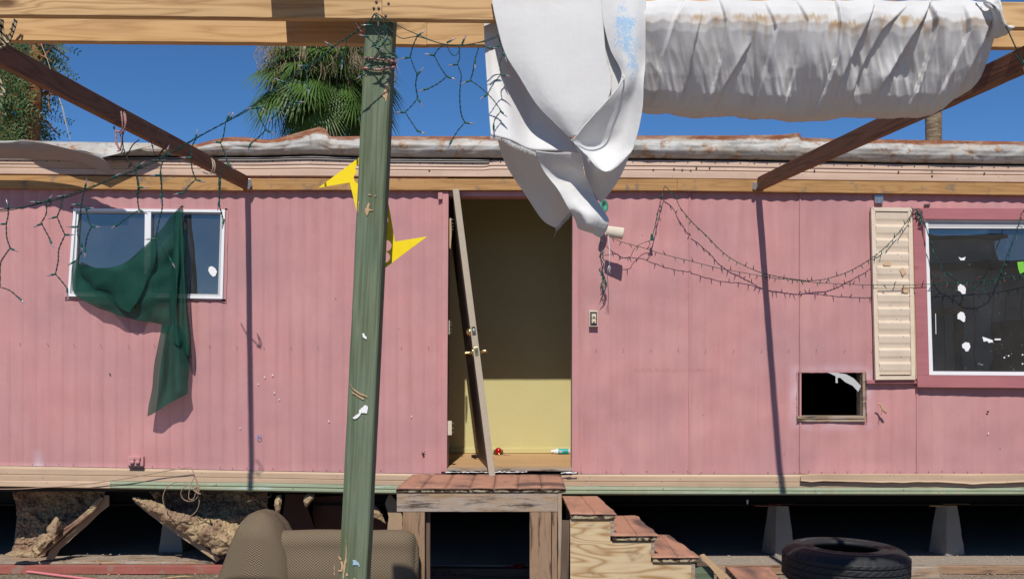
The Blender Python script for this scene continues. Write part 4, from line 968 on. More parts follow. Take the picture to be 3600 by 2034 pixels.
m = MB()          # front right sheet: spray paint, hem and pouch
rowsB = [[(668, -40, 3.465), (760, -40, 3.450), (850, -40, 3.450), (926, -40, 3.460)], [(680, 120, 3.455), (770, 120, 3.436), (850, 120, 3.434), (922, 120, 3.455)], [(722, 280, 3.450), (790, 280, 3.428), (855, 290, 3.426), (917, 300, 3.455)], [(788, 425, 3.432), (825, 440, 3.422), (872, 450, 3.432), (913, 450, 3.425)],
         [(700, 572, 3.420), (770, 585, 3.452), (840, 590, 3.462), (908, 590, 3.425)], [(600, 682, 3.420), (680, 720, 3.475), (800, 720, 3.485), (887, 715, 3.430)], [(528, 770, 3.425), (610, 815, 3.490), (730, 830, 3.505), (854, 830, 3.440)], [(505, 795, 3.430), (585, 865, 3.465), (695, 930, 3.470), (842, 855, 3.440)], [(498, 792, 3.440), (585, 880, 3.425), (700, 975, 3.400), (845, 862, 3.445)], [(500, 790, 3.49), (590, 880, 3.46), (700, 970, 3.44), (842, 856, 3.49)]]
gR = sheet(m, rowsB, 100, 150, .010, (7, 7, 3), 9, reg='3', fine=.0004)
al = []
for r in gR:
    for p in r:
        x = CX+p.x*F/p.y; y = CY-(p.z-CH)*F/p.y
        al.append(max(0, 1.05-((x-2200)/50)**2*.6-((y-115)/95)**2*.6, (.85-((x-2222)/30)**2-((y-215)/90)**2*.8), .7-((x-2235)/28)**2-((y-50)/60)**2))
m.a = [max(0, v) for v in al]
m.build('hemmed_layer', MT['canvas_blue'], hc, solid=.0018)
m = MB(); hem = [(791, 428, 3.428), (798, 445, 3.402), (760, 505, 3.403), (700, 574, 3.402), (645, 632, 3.404), (600, 684, 3.407), (560, 730, 3.41), (530, 772, 3.415)]
m.tube(cr([at(*p) for p in P('3', hem)], 40), .0024, 6); m.build('hem', MT['canvas'], hc)
m = MB()
fringe(m, [at(*p) for p in P('3', [(42, 770, 3.475), (100, 775, 3.465), (170, 815, 3.46), (240, 845, 3.47), (296, 868, 3.49)])], 320, .014, r=.0010)
fringe(m, [at(*p) for p in P('3', [(413, 1292, 3.82), (440, 1262, 3.80), (470, 1230, 3.78), (497, 1198, 3.76)])], 200, .014, r=.0010, down=(.35, 0, -.9))
fringe(m, [at(*p) for p in P('3', [(690, 300, 3.462), (705, 360, 3.468), (725, 440, 3.475), (742, 515, 3.48)])], 60, .006, down=(1, 0, -.2))
m.tube([at(*p) for p in P('3', [(413, 1290, 3.82), (417, 1310, 3.82), (408, 1328, 3.82), (400, 1345, 3.82)])], .0008, 4)
m.tube([at(*p) for p in P('3', [(485, 1200, 3.76), (497, 1215, 3.76), (504, 1232, 3.76)])], .0007, 4)
m.build('frayed_threads', MT['canvas'], hc)

# ================================================================== GREEN MESH CLOTH ON THE SMALL WINDOW
gc = thing('green_cloth', 'dark green mesh cloth pinned across the small window and trailing down the pink wall', 'cloth', (-2.4, 6.93, 1.3))
m = MB()          # swag
sheet(m, [[(926, 184, 6.93), (880, 225, 6.90), (820, 305, 6.88), (740, 385, 6.87), (650, 462, 6.86), (550, 496, 6.865), (440, 486, 6.90), (378, 458, 6.95)],
          [(926, 188, 6.935), (885, 290, 6.91), (830, 400, 6.89), (750, 480, 6.88), (660, 540, 6.87), (550, 560, 6.875), (450, 545, 6.91), (372, 500, 6.955)],
          [(927, 194, 6.94), (885, 400, 6.92), (830, 520, 6.90), (750, 600, 6.89), (665, 640, 6.88), (560, 620, 6.885), (450, 590, 6.92), (368, 545, 6.955)],
          [(927, 200, 6.95), (880, 560, 6.93), (820, 680, 6.915), (750, 715, 6.91), (665, 700, 6.90), (550, 665, 6.905), (440, 625, 6.93), (368, 585, 6.96)],
          [(928, 210, 6.955), (876, 797, 6.95), (820, 785, 6.94), (740, 770, 6.935), (650, 750, 6.92), (540, 715, 6.925), (420, 660, 6.94), (370, 612, 6.96)]], 90, 60, .022, (9, 9, 9), 3, reg='5')
m.build('swag_layer', MT['gcloth'], gc)
m = MB()          # folded corner on the swag
sheet(m, [[(790, 335, 6.862), (740, 395, 6.855), (650, 470, 6.845), (550, 503, 6.85), (450, 495, 6.88), (385, 465, 6.93)],
          [(800, 400, 6.86), (750, 470, 6.85), (660, 540, 6.845), (570, 560, 6.855), (490, 560, 6.88), (420, 535, 6.92)],
          [(790, 480, 6.86), (745, 560, 6.855), (680, 620, 6.85), (610, 635, 6.86), (550, 625, 6.88), (480, 600, 6.92)],
          [(760, 560, 6.865), (725, 630, 6.86), (690, 680, 6.86), (655, 700, 6.865), (600, 680, 6.88), (540, 650, 6.92)],
          [(735, 620, 6.87), (705, 665, 6.865), (672, 712, 6.865), (658, 722, 6.865), (620, 702, 6.88), (575, 678, 6.91)]], 60, 44, .016, (10, 10, 10), 6, reg='5')
m.build('folded_layer', MT['gcloth'], gc)
m = MB()          # vertical folds
sheet(m, [[(900, 215, 6.925), (915, 200, 6.90), (928, 183, 6.90), (935, 195, 6.92), (938, 210, 6.95)],
          [(870, 500, 6.935), (905, 480, 6.87), (925, 470, 6.90), (940, 460, 6.88), (952, 455, 6.94)],
          [(876, 800, 6.945), (900, 760, 6.87), (925, 750, 6.91), (950, 740, 6.875), (966, 720, 6.94)],
          [(884, 870, 6.945), (910, 880, 6.86), (935, 880, 6.91), (960, 870, 6.87), (975, 860, 6.94)],
          [(885, 872, 6.945), (910, 895, 6.87), (935, 915, 6.92), (962, 945, 6.88), (982, 965, 6.94)]], 50, 70, .016, (14, 14, 5), 8, reg='5')
m.build('fold_layer', MT['gcloth'], gc)
m = MB()
sheet(m, [[(822, 790, 6.935), (850, 790, 6.90), (880, 790, 6.92), (920, 800, 6.92), (970, 900, 6.95)],
          [(805, 900, 6.93), (835, 905, 6.885), (875, 905, 6.92), (920, 900, 6.89), (973, 985, 6.94)],
          [(790, 1010, 6.92), (825, 1015, 6.87), (868, 1020, 6.91), (910, 1030, 6.88), (962, 1080, 6.93)],
          [(772, 1120, 6.91), (808, 1120, 6.865), (860, 1110, 6.90), (915, 1095, 6.87), (960, 1110, 6.92)],
          [(760, 1195, 6.905), (795, 1190, 6.86), (850, 1160, 6.89), (910, 1130, 6.86), (962, 1128, 6.91)],
          [(752, 1256, 6.90), (790, 1238, 6.865), (850, 1200, 6.88), (908, 1168, 6.865), (962, 1140, 6.90)]], 50, 70, .014, (14, 14, 5), 12, reg='5')
m.build('tail_layer', MT['gcloth'], gc)
m = MB(); m.tube([at(*p) for p in P('5', [(926, 186, 6.94), (931, 181, 6.90), (936, 184, 6.94)])], .006, 6); m.build('knot', MT['gcloth'], gc)

# ================================================================== YELLOW STAR-SHAPED PLATE
def q6(pts, z): 
    r = []
    for p in P('6', pts):
        v = at(p[0], p[1], z); r.append((v.x, v.z))
    return r
def circ(cx_, cy_, r, z, n=28): return q6([(cx_+r*math.cos(2*math.pi*k/n), cy_+r*math.sin(2*math.pi*k/n)) for k in range(n)], z)
zy = 3.70
tag(plate('star_plate', q6([(398, 292), (657, 100), (735, 46), (770, 120), (830, 310), (860, 460), (888, 635), (1095, 602), (830, 800), (745, 862), (690, 700), (650, 470), (637, 415), (600, 258)], zy),
    [circ(668, 170, 31, zy), circ(664, 228, 38, zy), circ(812, 497, 34, zy), circ(800, 566, 36, zy), circ(832, 661, 36, zy), circ(822, 734, 36, zy)], zy, .003, MT['yellow']), 'bright yellow angular plate with round cut-outs wedged behind the leaning green post', 'plate')

# ================================================================== STRING LIGHTS
def twisted(mb, pts, r=.0013, pitch=.03, off=.0016, mi=0):
    P_ = [Vector(p) for p in pts]; ln = sum((b-a).length for a, b in zip(P_, P_[1:]))
    n = max(8, int(ln/.006)); c = cr(P_, max(n//4, len(P_)*3)); 
    c = cr(c, n)
    for s in (0, math.pi):
        q = []
        for i, p in enumerate(c):
            t = (c[min(i+1, n-1)]-c[max(i-1, 0)]); t = t.normalized() if t.length > 0 else Vector((0, 0, 1))
            u = t.cross(Vector((0, 1, 0))); u = u.normalized() if u.length > 1e-4 else Vector((1, 0, 0)); w = t.cross(u)
            a = i*.006/pitch*2*math.pi+s; q.append(p+(u*math.cos(a)+w*math.sin(a))*off+Vector((0, 0, 1))*0)
        mb.tube(q, r, 4, mi, False)
BULB = {}
def bulb(parent, p, d, kind='clear'):
    if kind not in BULB:
        if kind == 'clear':
            m = MB(); m.lathe([(.0001, -.002), (.0028, -.002), (.0036, .002), (.0036, .014), (.0030, .017)], (0, 0, 0), 8)
            m.lathe([(.0027, .016), (.0027, .024), (.0016, .030), (.0003, .036)], (0, 0, 0), 8, 1)
            ms = [MT['socket'], MT['clear']]
        else:
            m = MB(); m.lathe([(.0001, 0), (.0022, 0), (.0028, .003), (.0026, .012)], (0, 0, 0), 6)
            m.lathe([(.0021, .012), (.0019, .018), (.0004, .026)], (0, 0, 0), 6, 1)
            ms = [MT['socket'], MT['redtip'] if kind == 'red' else MT['greentip']]
        o = m.build('bulb', ms, None, org=(0, 0, 0)); BULB[kind] = o.data; W.pop(o.name, None); bpy.data.objects.remove(o)
    d = Vector(d).normalized(); o = bpy.data.objects.new('bulb', BULB[kind])
    Mw = d.to_track_quat('Z', 'Y').to_matrix().to_4x4(); Mw.translation = p
    put(o, Mw @ Matrix.Scale(1.0 if kind == 'clear' else 1.35, 4), parent); return o
ice = thing('icicle_lights', 'dark green icicle string lights with clear bulbs looped over the top of the green post', 'string lights', (-.5, 3.5, 1.8))
wm = MB()
def Z(k): return 3.455+.02*nz((k*.7, 3, 0))
def run(reg, pts, z=3.455, jit=.012, tw=True):
    q = [at(x, y, z+jit*nz((x*.01, y*.01, 2))) for x, y in P(reg, pts)]
    if tw: twisted(wm, q)
    else: wm.tube(cr(q, len(q)*8), .0016, 5, 0, False)
def SB(reg, x, y, dx, dy, z=3.452):
    p = P(reg, [(x, y)])[0]; bulb(ice, at(p[0], p[1], z+.012*nz((p[0]*.01, p[1]*.01, 2))), (dx, ru(-.25, .25), -dy))
def R1to2(pts): return [((x/2.079-800)*2.079, y) for x, y in pts]
def R5to2(pts): return [((x/1.4556-800)*2.079, (y/1.4556+600)*2.079) for x, y in pts]
main = [(1075, 100), (1030, 160), (890, 265), (770, 345), (670, 425), (560, 490), (430, 600), (300, 690), (190, 765), (100, 825), (0, 885)]+R1to2([(1430, 1010), (1215, 1130), (1000, 1235), (820, 1305), (640, 1375), (480, 1430)])+R5to2([(210, 165), (120, 185), (40, 195), (0, 200), (-80, 210)])
run('2', main); m2 = [(x+ru(-4, 4), y+8+7*math.sin(i*1.7)) for i, (x, y) in enumerate(main)]; run('2', m2, 3.462, tw=False)
run('2', [(1085, 95), (1110, 110), (1250, 190), (1380, 250), (1500, 300), (1600, 325), (1700, 330), (1830, 312), (1980, 262)], tw=False)
run('2', [(1100, 130), (1180, 205), (1270, 280), (1390, 270), (1560, 320), (1680, 335), (1790, 325), (1850, 335), (1905, 350)], tw=False)
run('2', [(1830, 315), (1900, 300), (1955, 275), (1982, 250)], tw=False); run('2', [(1600, 325), (1625, 380), (1650, 405), (1680, 395), (1700, 350)], tw=False)
DR = {'2': [[(872, 265), (865, 330), (840, 440)], [(590, 480), (577, 555), (583, 625)], [(425, 595), (500, 600), (572, 610)], [(415, 600), (468, 680), (490, 745)], [(480, 755), (400, 800), (340, 850)],
            [(210, 785), (240, 870), (283, 948)], [(280, 950), (220, 1010), (165, 1055)], [(1390, 262), (1358, 330), (1335, 415)], [(1335, 415), (1365, 500), (1385, 545), (1375, 620), (1390, 718)],
            [(1390, 718), (1340, 780), (1298, 818)], [(1298, 818), (1330, 870), (1385, 952)], [(1590, 328), (1545, 355), (1510, 405)], [(1510, 405), (1555, 490), (1602, 560)], [(1602, 560), (1540, 610), (1465, 650)],
            [(1690, 335), (1697, 420), (1680, 468)], [(1680, 468), (1708, 550), (1700, 640), (1698, 740), (1710, 840), (1735, 895)], [(1735, 895), (1680, 960), (1640, 1025)], [(1842, 330), (1820, 400), (1808, 440), (1795, 520), (1775, 588)],
            [(1775, 588), (1850, 640), (1902, 688)], [(1902, 688), (1950, 740), (2000, 812)], [(2000, 812), (1960, 860), (1942, 915)], [(1902, 685), (1945, 610), (1998, 545)], [(1998, 545), (1990, 470), (2015, 385), (1992, 310), (1985, 265)],
            # tangle at the post top
            [(1075, 100), (1110, 180), (1170, 250), (1130, 330), (1085, 350)], [(1090, 110), (1060, 200), (1120, 280), (1080, 330), (1130, 385), (1230, 395)], [(1080, 100), (1160, 200), (1105, 260), (1180, 290), (1190, 320), (1150, 330)],
            [(1120, 120), (1175, 160), (1110, 220), (1100, 290), (1060, 330)], [(1010, 265), (1060, 310), (1090, 345), (1140, 410)], [(1140, 410), (1080, 460), (1000, 545)], [(1130, 310), (1170, 370), (1225, 400)]],
      '1': [[(1648, 900), (1632, 1000), (1610, 1042)], [(1610, 1042), (1640, 1110), (1665, 1190)], [(1665, 1190), (1620, 1250), (1600, 1330), (1610, 1450)], [(1430, 1020), (1400, 1080), (1396, 1150)], [(1396, 1150), (1405, 1240), (1432, 1310)],
            [(1432, 1310), (1380, 1360), (1340, 1408)], [(1212, 1132), (1183, 1200), (1170, 1280)], [(1170, 1280), (1180, 1360), (1182, 1450)], [(990, 1232), (1000, 1300), (1010, 1370)], [(1010, 1370), (1003, 1410), (1005, 1450)]],
      '5': [[(1125, 15), (1128, 60), (1122, 165), (1135, 220), (1145, 265)], [(825, 12), (828, 70), (828, 130), (830, 190), (815, 255), (796, 345)], [(796, 345), (835, 390), (872, 455)], [(700, 15), (712, 85), (705, 150), (712, 200)], [(712, 200), (660, 235), (605, 275)],
            [(432, 108), (422, 140), (418, 172)], [(418, 172), (440, 195), (455, 260), (468, 285)], [(468, 285), (445, 340), (436, 395)], [(418, 172), (410, 220), (398, 285)], [(398, 285), (398, 330), (414, 380)], [(425, 400), (405, 440), (382, 465)],
            [(323, 135), (310, 190), (292, 235)], [(292, 235), (315, 290), (333, 328)], [(333, 328), (302, 400), (298, 460), (284, 528)], [(284, 528), (320, 570), (343, 600)], [(237, 150), (262, 165), (240, 185), (232, 150), (238, 215), (208, 270)], [(215, 275), (240, 320), (260, 360)],
            [(40, 175), (42, 225), (32, 272)], [(32, 272), (35, 340), (52, 395)], [(52, 395), (20, 440), (2, 480), (0, 590)], [(0, 595), (50, 612), (98, 652)]]}
for rg, ls in DR.items():
    for l in ls: run(rg, l)
BL = {'2': [(765, 340, -1, -.7), (580, 484, -1, -.1), (415, 602, -1, -.4), (210, 788, -1, .1), (215, 780, 1, .4), (10, 880, .5, -1), (838, 440, 0, 1), (583, 620, .2, 1), (495, 748, 1, 0), (345, 845, -.8, .7), (283, 950, 1, .5), (170, 1048, -.5, 1), (1385, 265, 1, -.7), (1605, 312, 1, -.5), (1715, 320, .5, -1), (1905, 350, 1, 0),
            (1330, 420, -1, .1), (1385, 548, .6, -.7), (1392, 722, .6, 1), (1298, 820, -1, 0), (1385, 955, 1, .4), (1510, 405, -1, -.1), (1605, 560, 1, .4), (1465, 648, -1, .3), (1680, 470, -1, .1), (1735, 896, 1, .15), (1640, 1025, -.5, 1), (1808, 435, 0, 1), (1775, 588, -1, .4), (1902, 688, -1, .7), (1995, 812, .5, .5), (1998, 545, 1, .2), (2015, 385, .3, .8), (1985, 335, -1, .5), (1945, 915, 0, .8),
            (1050, 185, -1, .05), (1100, 120, 0, 1), (1030, 270, -.7, -.1), (1085, 325, -1, .4), (1140, 320, .4, -1), (1160, 410, 1, .1), (1080, 345, 1, .3), (1225, 395, .4, .9), (1005, 540, -1, .6)],
      '1': [(1612, 1042, -1, -.1), (1665, 1190, .6, .6), (1428, 1015, .2, -1), (1210, 1128, .4, -1), (1003, 1222, 1, -.7), (820, 1302, 1, -.6), (1396, 1152, -1, 0), (1432, 1312, 1, .3), (1340, 1408, -1, .2), (1605, 1315, 0, .3), (1170, 1280, -1, 0), (1010, 1370, 1, 0), (1660, 880, .4, -1)],
      '5': [(435, 90, .3, -1), (205, 162, -1, -.05), (1145, 250, -.1, 1), (796, 348, -1, .1), (870, 450, .5, 1), (712, 200, 1, .5), (610, 272, -1, .5), (412, 172, -1, 0), (440, 195, 1, -.1), (468, 285, 1, .1), (436, 395, 0, 1), (392, 288, -1, 0), (414, 370, .2, 1), (385, 462, -1, .5), (290, 236, -1, .2), (333, 328, 1, 0), (284, 528, -1, .2), (343, 600, .1, 1), (215, 270, -.8, .4), (255, 352, .4, .8), (42, 190, -.3, -1), (30, 272, -1, 0), (55, 398, 1, .4), (95, 648, .8, .7), (825, 120, 0, 1), (342, 128, -1, .1), (1122, 155, -.2, 1), (240, 160, .5, -.5)]}
for rg, ls in BL.items():
    for x, y, dx, dy in ls: SB(rg, x, y, dx, dy)
wm.build('wire', MT['wiregreen'], ice)

def ministring(name, label, reg_pts, z=6.93, every=.062, kinds=('green',), twist=True, prob=1.0, sag=0):
    t = thing(name, label, 'string lights', at(*reg_pts[len(reg_pts)//2], z)); w = MB()
    q = [at(x, y, z+.02*nz((x*.013, y*.013, 4))) for x, y in reg_pts]
    if twist: twisted(w, q, .0017, .05, .0019)
    else: w.tube(cr(q, len(q)*10), .0021, 5, 0, False)
    c = cr(q, 400); acc = 0; k = 0
    for a, b in zip(c, c[1:]):
        acc += (b-a).length
        if acc > every:
            acc = ru(-.008, .008); k += 1
            if rnd() > prob: continue
            d = Vector((ru(-.6, .6), ru(-.5, .1), -1)) if rnd() < .78 else Vector((ru(-.6, .6), ru(-.4, .1), 1))
            bulb(t, b, d, random.choice(kinds))
    w.build('wire', MT['wiregreen'], t); return t
ministring('swag_lights', 'green mini light string curving deeply from the ledger nail to the shutter top', P('8', [(706, 98), (770, 165), (800, 230), (880, 330), (970, 415), (1080, 525), (1200, 600), (1350, 660), (1546, 695)])+P('7', [(230, 562), (320, 547), (420, 512), (530, 447), (620, 372), (700, 275), (745, 205)]), 6.925, .058)
ministring('straight_lights', 'red tipped mini light string stretched nearly level from the foam piece across the big window', P('8', [(318, 405), (430, 455), (560, 490), (700, 535), (860, 575), (1060, 625), (1200, 650), (1400, 685)])+P('7', [(150, 560), (230, 571), (370, 578), (500, 583), (740, 583), (1000, 570), (1180, 550), (1330, 528), (1500, 505)]), 6.93, .060, ('red', 'green', 'red'), twist=False)
ministring('drop_lights', 'mini light string dropping from the ledger nail to a green plug on the pink wall', P('8', [(703, 100), (688, 150), (672, 220), (655, 290), (640, 360), (624, 420)]), 6.93, .045)
ministring('window_lights', 'mini light string looping down in front of the big dark window', P('7', [(752, 200), (780, 215), (795, 245), (815, 310), (850, 420), (900, 510), (970, 565), (1040, 605), (1110, 600), (1170, 555), (1220, 440), (1268, 330), (1300, 215), (1340, 230)]), 6.90, .06)
ministring('tangled_lights', 'tangled clump of mini lights hanging beside the foam piece above the switch', P('8', [(312, 408), (294, 440), (298, 500), (310, 560), (286, 545), (312, 600), (296, 650), (318, 690), (300, 730), (332, 742), (322, 690), (300, 640), (316, 700), (325, 760), (292, 795)]), 6.92, .035)
ministring('loose_lights', 'thin loose length of mini light wire running from the clump to the green plug', P('8', [(300, 543), (350, 537), (400, 533), (420, 560), (440, 557), (485, 547), (500, 515), (530, 480), (575, 458), (622, 442)]), 6.925, .2, twist=False)
ministring('corner_lights', 'knotted bunch of mini lights on the top left corner of the big window surround', P('7', [(740, 205), (765, 195), (790, 212), (770, 225), (760, 200), (780, 240), (800, 268), (775, 270), (790, 235)]), 6.92, .03)
m = MB(); m.pp(P('8', [(616, 402), (630, 402), (634, 446), (612, 446)]), 6.915, .016); tag(m.build('plug', MT['socket'], bevel=.003), 'green light-string plug hanging against the pink wall', 'plug')

# ---- foam piece, disc and white string by the tied end
m = MB(); c0, c1 = at(*P('8', [(330, 385)])[0], 6.80), at(*P('8', [(438, 402)])[0], 6.78)
ax = (c1-c0).normalized(); pts = []; g = []
for i in range(14):
    t = i/13; c = c0.lerp(c1, t); r = .036+.004*t+.002*nz((t*5, 1, 1)); row = []
    for k in range(21):
        a = math.pi*(1.93*k/20+.2); row.append(c+Vector((-ax.z, 0, ax.x))*math.cos(a)*r*.98+Vector((0, 1, 0))*math.sin(a)*r*.8)
    g.append(row)
m.grid(g); tag(m.build('foam_tube', MT['foam'], solid=.004), 'short split piece of pale foam pipe wrap hung by the tied canvas end', 'foam piece')
m = MB(); cc = at(*P('8', [(312, 225)])[0], 6.80)
mt = Matrix.Rotation(math.radians(52), 4, 'Z') @ Matrix.Rotation(math.radians(90), 4, 'X')
m.lathe([(.0001, .004), (.015, .004), (.017, .009), (.034, .009), (.042, .012), (.046, .006), (.046, -.004), (.0001, -.004)], cc, 28, 0, mt)
tag(m.build('green_disc', MT['gdisc']), 'small faded green round plastic disc half hidden behind the tied canvas end', 'disc')
m = MB()
m.tube([at(*p, 6.78) for p in P('8', [(331, 358), (342, 400), (348, 470), (352, 540), (350, 605)])], .0022, 5)
for k in range(7): m.tube([at(*P('8', [(350, 603)])[0], 6.78), at(*P('8', [(350+ru(-14, 14), 625)])[0], 6.78), at(*P('8', [(350+ru(-16, 16), 658)])[0], 6.78)], .0007, 4)
tag(m.build('white_cord', MT['paper']), 'thin white cord with a frayed end dangling beneath the foam piece', 'cord')

# ---- ropes
def ropes(name, label, loops, mat='rope', r=.0032, cat='rope'):
    m = MB()
    for l in loops: m.tube(cr([at(*p) for p in l], len(l)*8), r, 6)
    return tag(m.build(name, MT[mat]), label, cat)
ropes('rope_tie', 'pink and white rope wound twice round the green post below its top', [P('2', [(1000, 440, 3.62), (1003, 428, 3.56), (1020, 424, 3.535), (1080, 432, 3.532), (1150, 440, 3.532), (1215, 450, 3.535), (1224, 460, 3.57), (1224, 480, 3.62)]),
      P('2', [(998, 515, 3.62), (995, 505, 3.56), (1010, 500, 3.535), (1080, 510, 3.532), (1150, 505, 3.532), (1210, 492, 3.535), (1222, 488, 3.57), (1222, 480, 3.62)])], r=.0042)
ropes('rope_end', 'pink striped rope running up behind the beam left of the green post', [P('2', [(925, 170, 3.60), (960, 210, 3.62), (990, 255, 3.62), (1018, 290, 3.60)])])
ropes('rope_sling', 'black and cream rope slung round the beam and the left rafter end', mat='rope3', loops=[P('1', [(2, 140, 3.70), (10, 220, 3.71), (30, 300, 3.72), (50, 325, 3.72), (65, 300, 3.72), (85, 210, 3.71), (110, 140, 3.70)]), P('1', [(0, 150, 3.69), (-5, 220, 3.70), (15, 300, 3.71), (40, 330, 3.71), (0, 350, 3.72)]), P('1', [(20, 140, 3.70), (22, 230, 3.71), (50, 310, 3.71), (75, 290, 3.71), (102, 220, 3.70), (122, 145, 3.70)])], r=.0042)
ropes('rope_loop', 'cream and black rope hanging down at the far left edge under the rafter', mat='rope3', loops=[P('1', [(-10, 570, 3.8), (8, 600, 3.8), (15, 640, 3.8), (34, 670, 3.8), (20, 695, 3.8), (0, 690, 3.8)])], r=.0042)
ropes('rope_binding', 'frayed pink and white rope bound round the middle of the left rafter', [P('1', [(885, 815, 4.78), (892, 870, 4.77), (895, 930, 4.78), (870, 965, 4.80), (840, 950, 4.84), (835, 925, 4.85)]), P('1', [(905, 820, 4.78), (912, 880, 4.77), (915, 930, 4.78), (890, 975, 4.80), (855, 960, 4.83), (845, 1000, 4.83), (860, 1060, 4.83), (885, 1100, 4.83)]),
      P('1', [(915, 830, 4.78), (920, 890, 4.77), (905, 950, 4.78), (880, 985, 4.80), (890, 1030, 4.81), (880, 1090, 4.82), (860, 1105, 4.83)]), P('1', [(830, 930, 4.84), (850, 980, 4.83), (845, 1040, 4.83), (870, 1090, 4.83)])], r=.0038)
ropes('twine_tangle', 'dark twine hanging in a tangle below the rope on the left rafter', [P('1', [(895, 1085, 4.83), (910, 1100, 4.83), (900, 1140, 4.83), (930, 1120, 4.83), (945, 1105, 4.83), (925, 1150, 4.83), (945, 1180, 4.83), (960, 1200, 4.83), (940, 1225, 4.83), (955, 1190, 4.83), (975, 1215, 4.83), (1000, 1225, 4.83)]),
      P('1', [(945, 1105, 4.83), (970, 1060, 4.83), (1018, 1020, 4.83)]), P('1', [(905, 960, 4.8), (895, 1010, 4.8), (900, 1085, 4.82), (885, 1120, 4.82)]), P('1', [(930, 1140, 4.83), (935, 1170, 4.83), (960, 1195, 4.83)])], 'twine', .0028, 'twine')
ropes('twine_wrap', 'thin black twine wound round the lower part of the left rafter', [P('1', [(1050, 890, 5.1), (1080, 920, 5.09), (1090, 980, 5.09), (1105, 1040, 5.1), (1120, 1080, 5.12)]), P('1', [(1155, 955, 5.3), (1160, 1010, 5.29), (1170, 1050, 5.3), (1200, 1090, 5.32)]),
      P('1', [(1160, 955, 5.35), (1200, 990, 5.33), (1215, 1050, 5.33), (1190, 1100, 5.35), (1150, 1140, 5.38)]), P('1', [(1180, 960, 5.35), (1225, 1000, 5.33), (1205, 1070, 5.33), (1175, 1110, 5.35), (1170, 1150, 5.38)]), P('1', [(1110, 1060, 5.12), (1130, 1120, 5.12), (1165, 1155, 5.2)])], 'twine', .0024, 'twine')
ropes('rope_hook', 'pale rope looped round the foot of the left rafter', [P('1', [(1545, 1160, 6.1), (1565, 1180, 6.08), (1572, 1220, 6.08), (1560, 1260, 6.1), (1520, 1270, 6.14), (1480, 1255, 6.16), (1455, 1238, 6.2)]), P('1', [(1550, 1165, 6.1), (1558, 1220, 6.08), (1545, 1265, 6.1), (1580, 1278, 6.1)])], 'rope2', .0036)
ropes('hanging_wire', 'pale thin wire hanging from the beam past the left tree', [P('1', [(300, 320, 4.2), (340, 420, 4.2), (370, 510, 4.2)]), P('1', [(432, 722, 4.6), (455, 790, 4.6), (470, 870, 4.6), (495, 950, 4.6), (515, 1025, 4.6)]), P('1', [(435, 722, 4.6), (462, 800, 4.6), (478, 880, 4.6), (488, 930, 4.6)])], 'rope2', .0015, 'wire')
ropes('cord', 'thin black cord crossing the cut beam ends at the top right corner', [P('4', [(1930, 160, 3.45), (1960, 220, 3.45), (2010, 330, 3.45), (2045, 400, 3.46), (2079, 470, 3.46), (2120, 540, 3.47)]), P('4', [(2079, 485, 3.46), (2040, 430, 3.46), (2010, 400, 3.46)])], 'wiregreen', .0022, 'cord')

# ================================================================== LOOSE DOOR LEANING IN THE DOORWAY
door = thing('door', 'tan edged door slab with brass locks standing edge-on and leaning in the open doorway', 'door', (-.25, 6.9, .71))
dtop, dbot = at(1602, 664, 6.93), at(1730.5, 1672, 6.86)
dz = (dtop-dbot).normalized(); dy = Vector((-.130, 1, .0)); dy = (dy-dz*dy.dot(dz)).normalized(); dx = dy.cross(dz).normalized()
DM = Matrix((dx, dy, dz)).transposed().to_4x4(); DM.translation = dbot; DH = (dtop-dbot).length
def dbox(name, x0, x1, y0, y1, z0, z1, mat, parent=door, bevel=.002):
    m = MB(); m.box(x0, x1, y0, y1, z0, z1); o = m.build(name, mat, parent, bevel=bevel, org=(0, 0, 0))
    W[o.name] = DM.copy(); o.matrix_basis = W[parent.name].inverted() @ DM; return o
dbox('slab', -.0215, .0215, .0, .78, 0, DH, MT['doorface'])
dbox('edge', -.022, .022, -.003, .004, 0, DH, MT['doorpaint'])
for z0, z1 in ((.10, .80), (1.02, 1.90)):
    for xs in (-.0225, .0195): dbox('panel_moulding', xs, xs+.003, .10, .68, z0, z1, MT['darkwood'])
def dlathe(name, prof, c, axis, mat, n=20):
    m = MB(); rot = Matrix(((0, 0, 1), (0, 1, 0), (-1, 0, 0))).to_4x4() if axis > 0 else Matrix(((0, 0, -1), (0, 1, 0), (1, 0, 0))).to_4x4()
    m.lathe(prof, c, n, 0, rot); o = m.build(name, mat, door, org=(0, 0, 0)); W[o.name] = DM.copy(); o.matrix_basis = W[door.name].inverted() @ DM; return o
def hgt(py): return (1672-py)/(1672-664)*DH
zd, zl = hgt(1165), hgt(1237)
dlathe('deadbolt', [(.030, 0), (.030, .006), (.022, .024), (.014, .026), (.0001, .026)], (-.022, .06, zd), -1, MT['brass'])
dlathe('deadbolt', [(.028, 0), (.028, .004), (.012, .008), (.010, .020), (.0001, .020)], (.022, .06, zd), 1, MT['brass'])
dbox('latch_plate', -.0125, .0125, -.006, -.003, zd-.03, zd+.03, MT['darkmetal'], bevel=.001); dbox('latch_plate', -.0125, .0125, -.006, -.003, zl-.03, zl+.03, MT['brass'], bevel=.001)
dbox('latch_bolt', -.006, .006, -.010, -.006, zd-.010, zd+.012, MT['steel']); dbox('latch_bolt', -.006, .006, -.010, -.006, zl-.010, zl+.012, MT['darkmetal'])
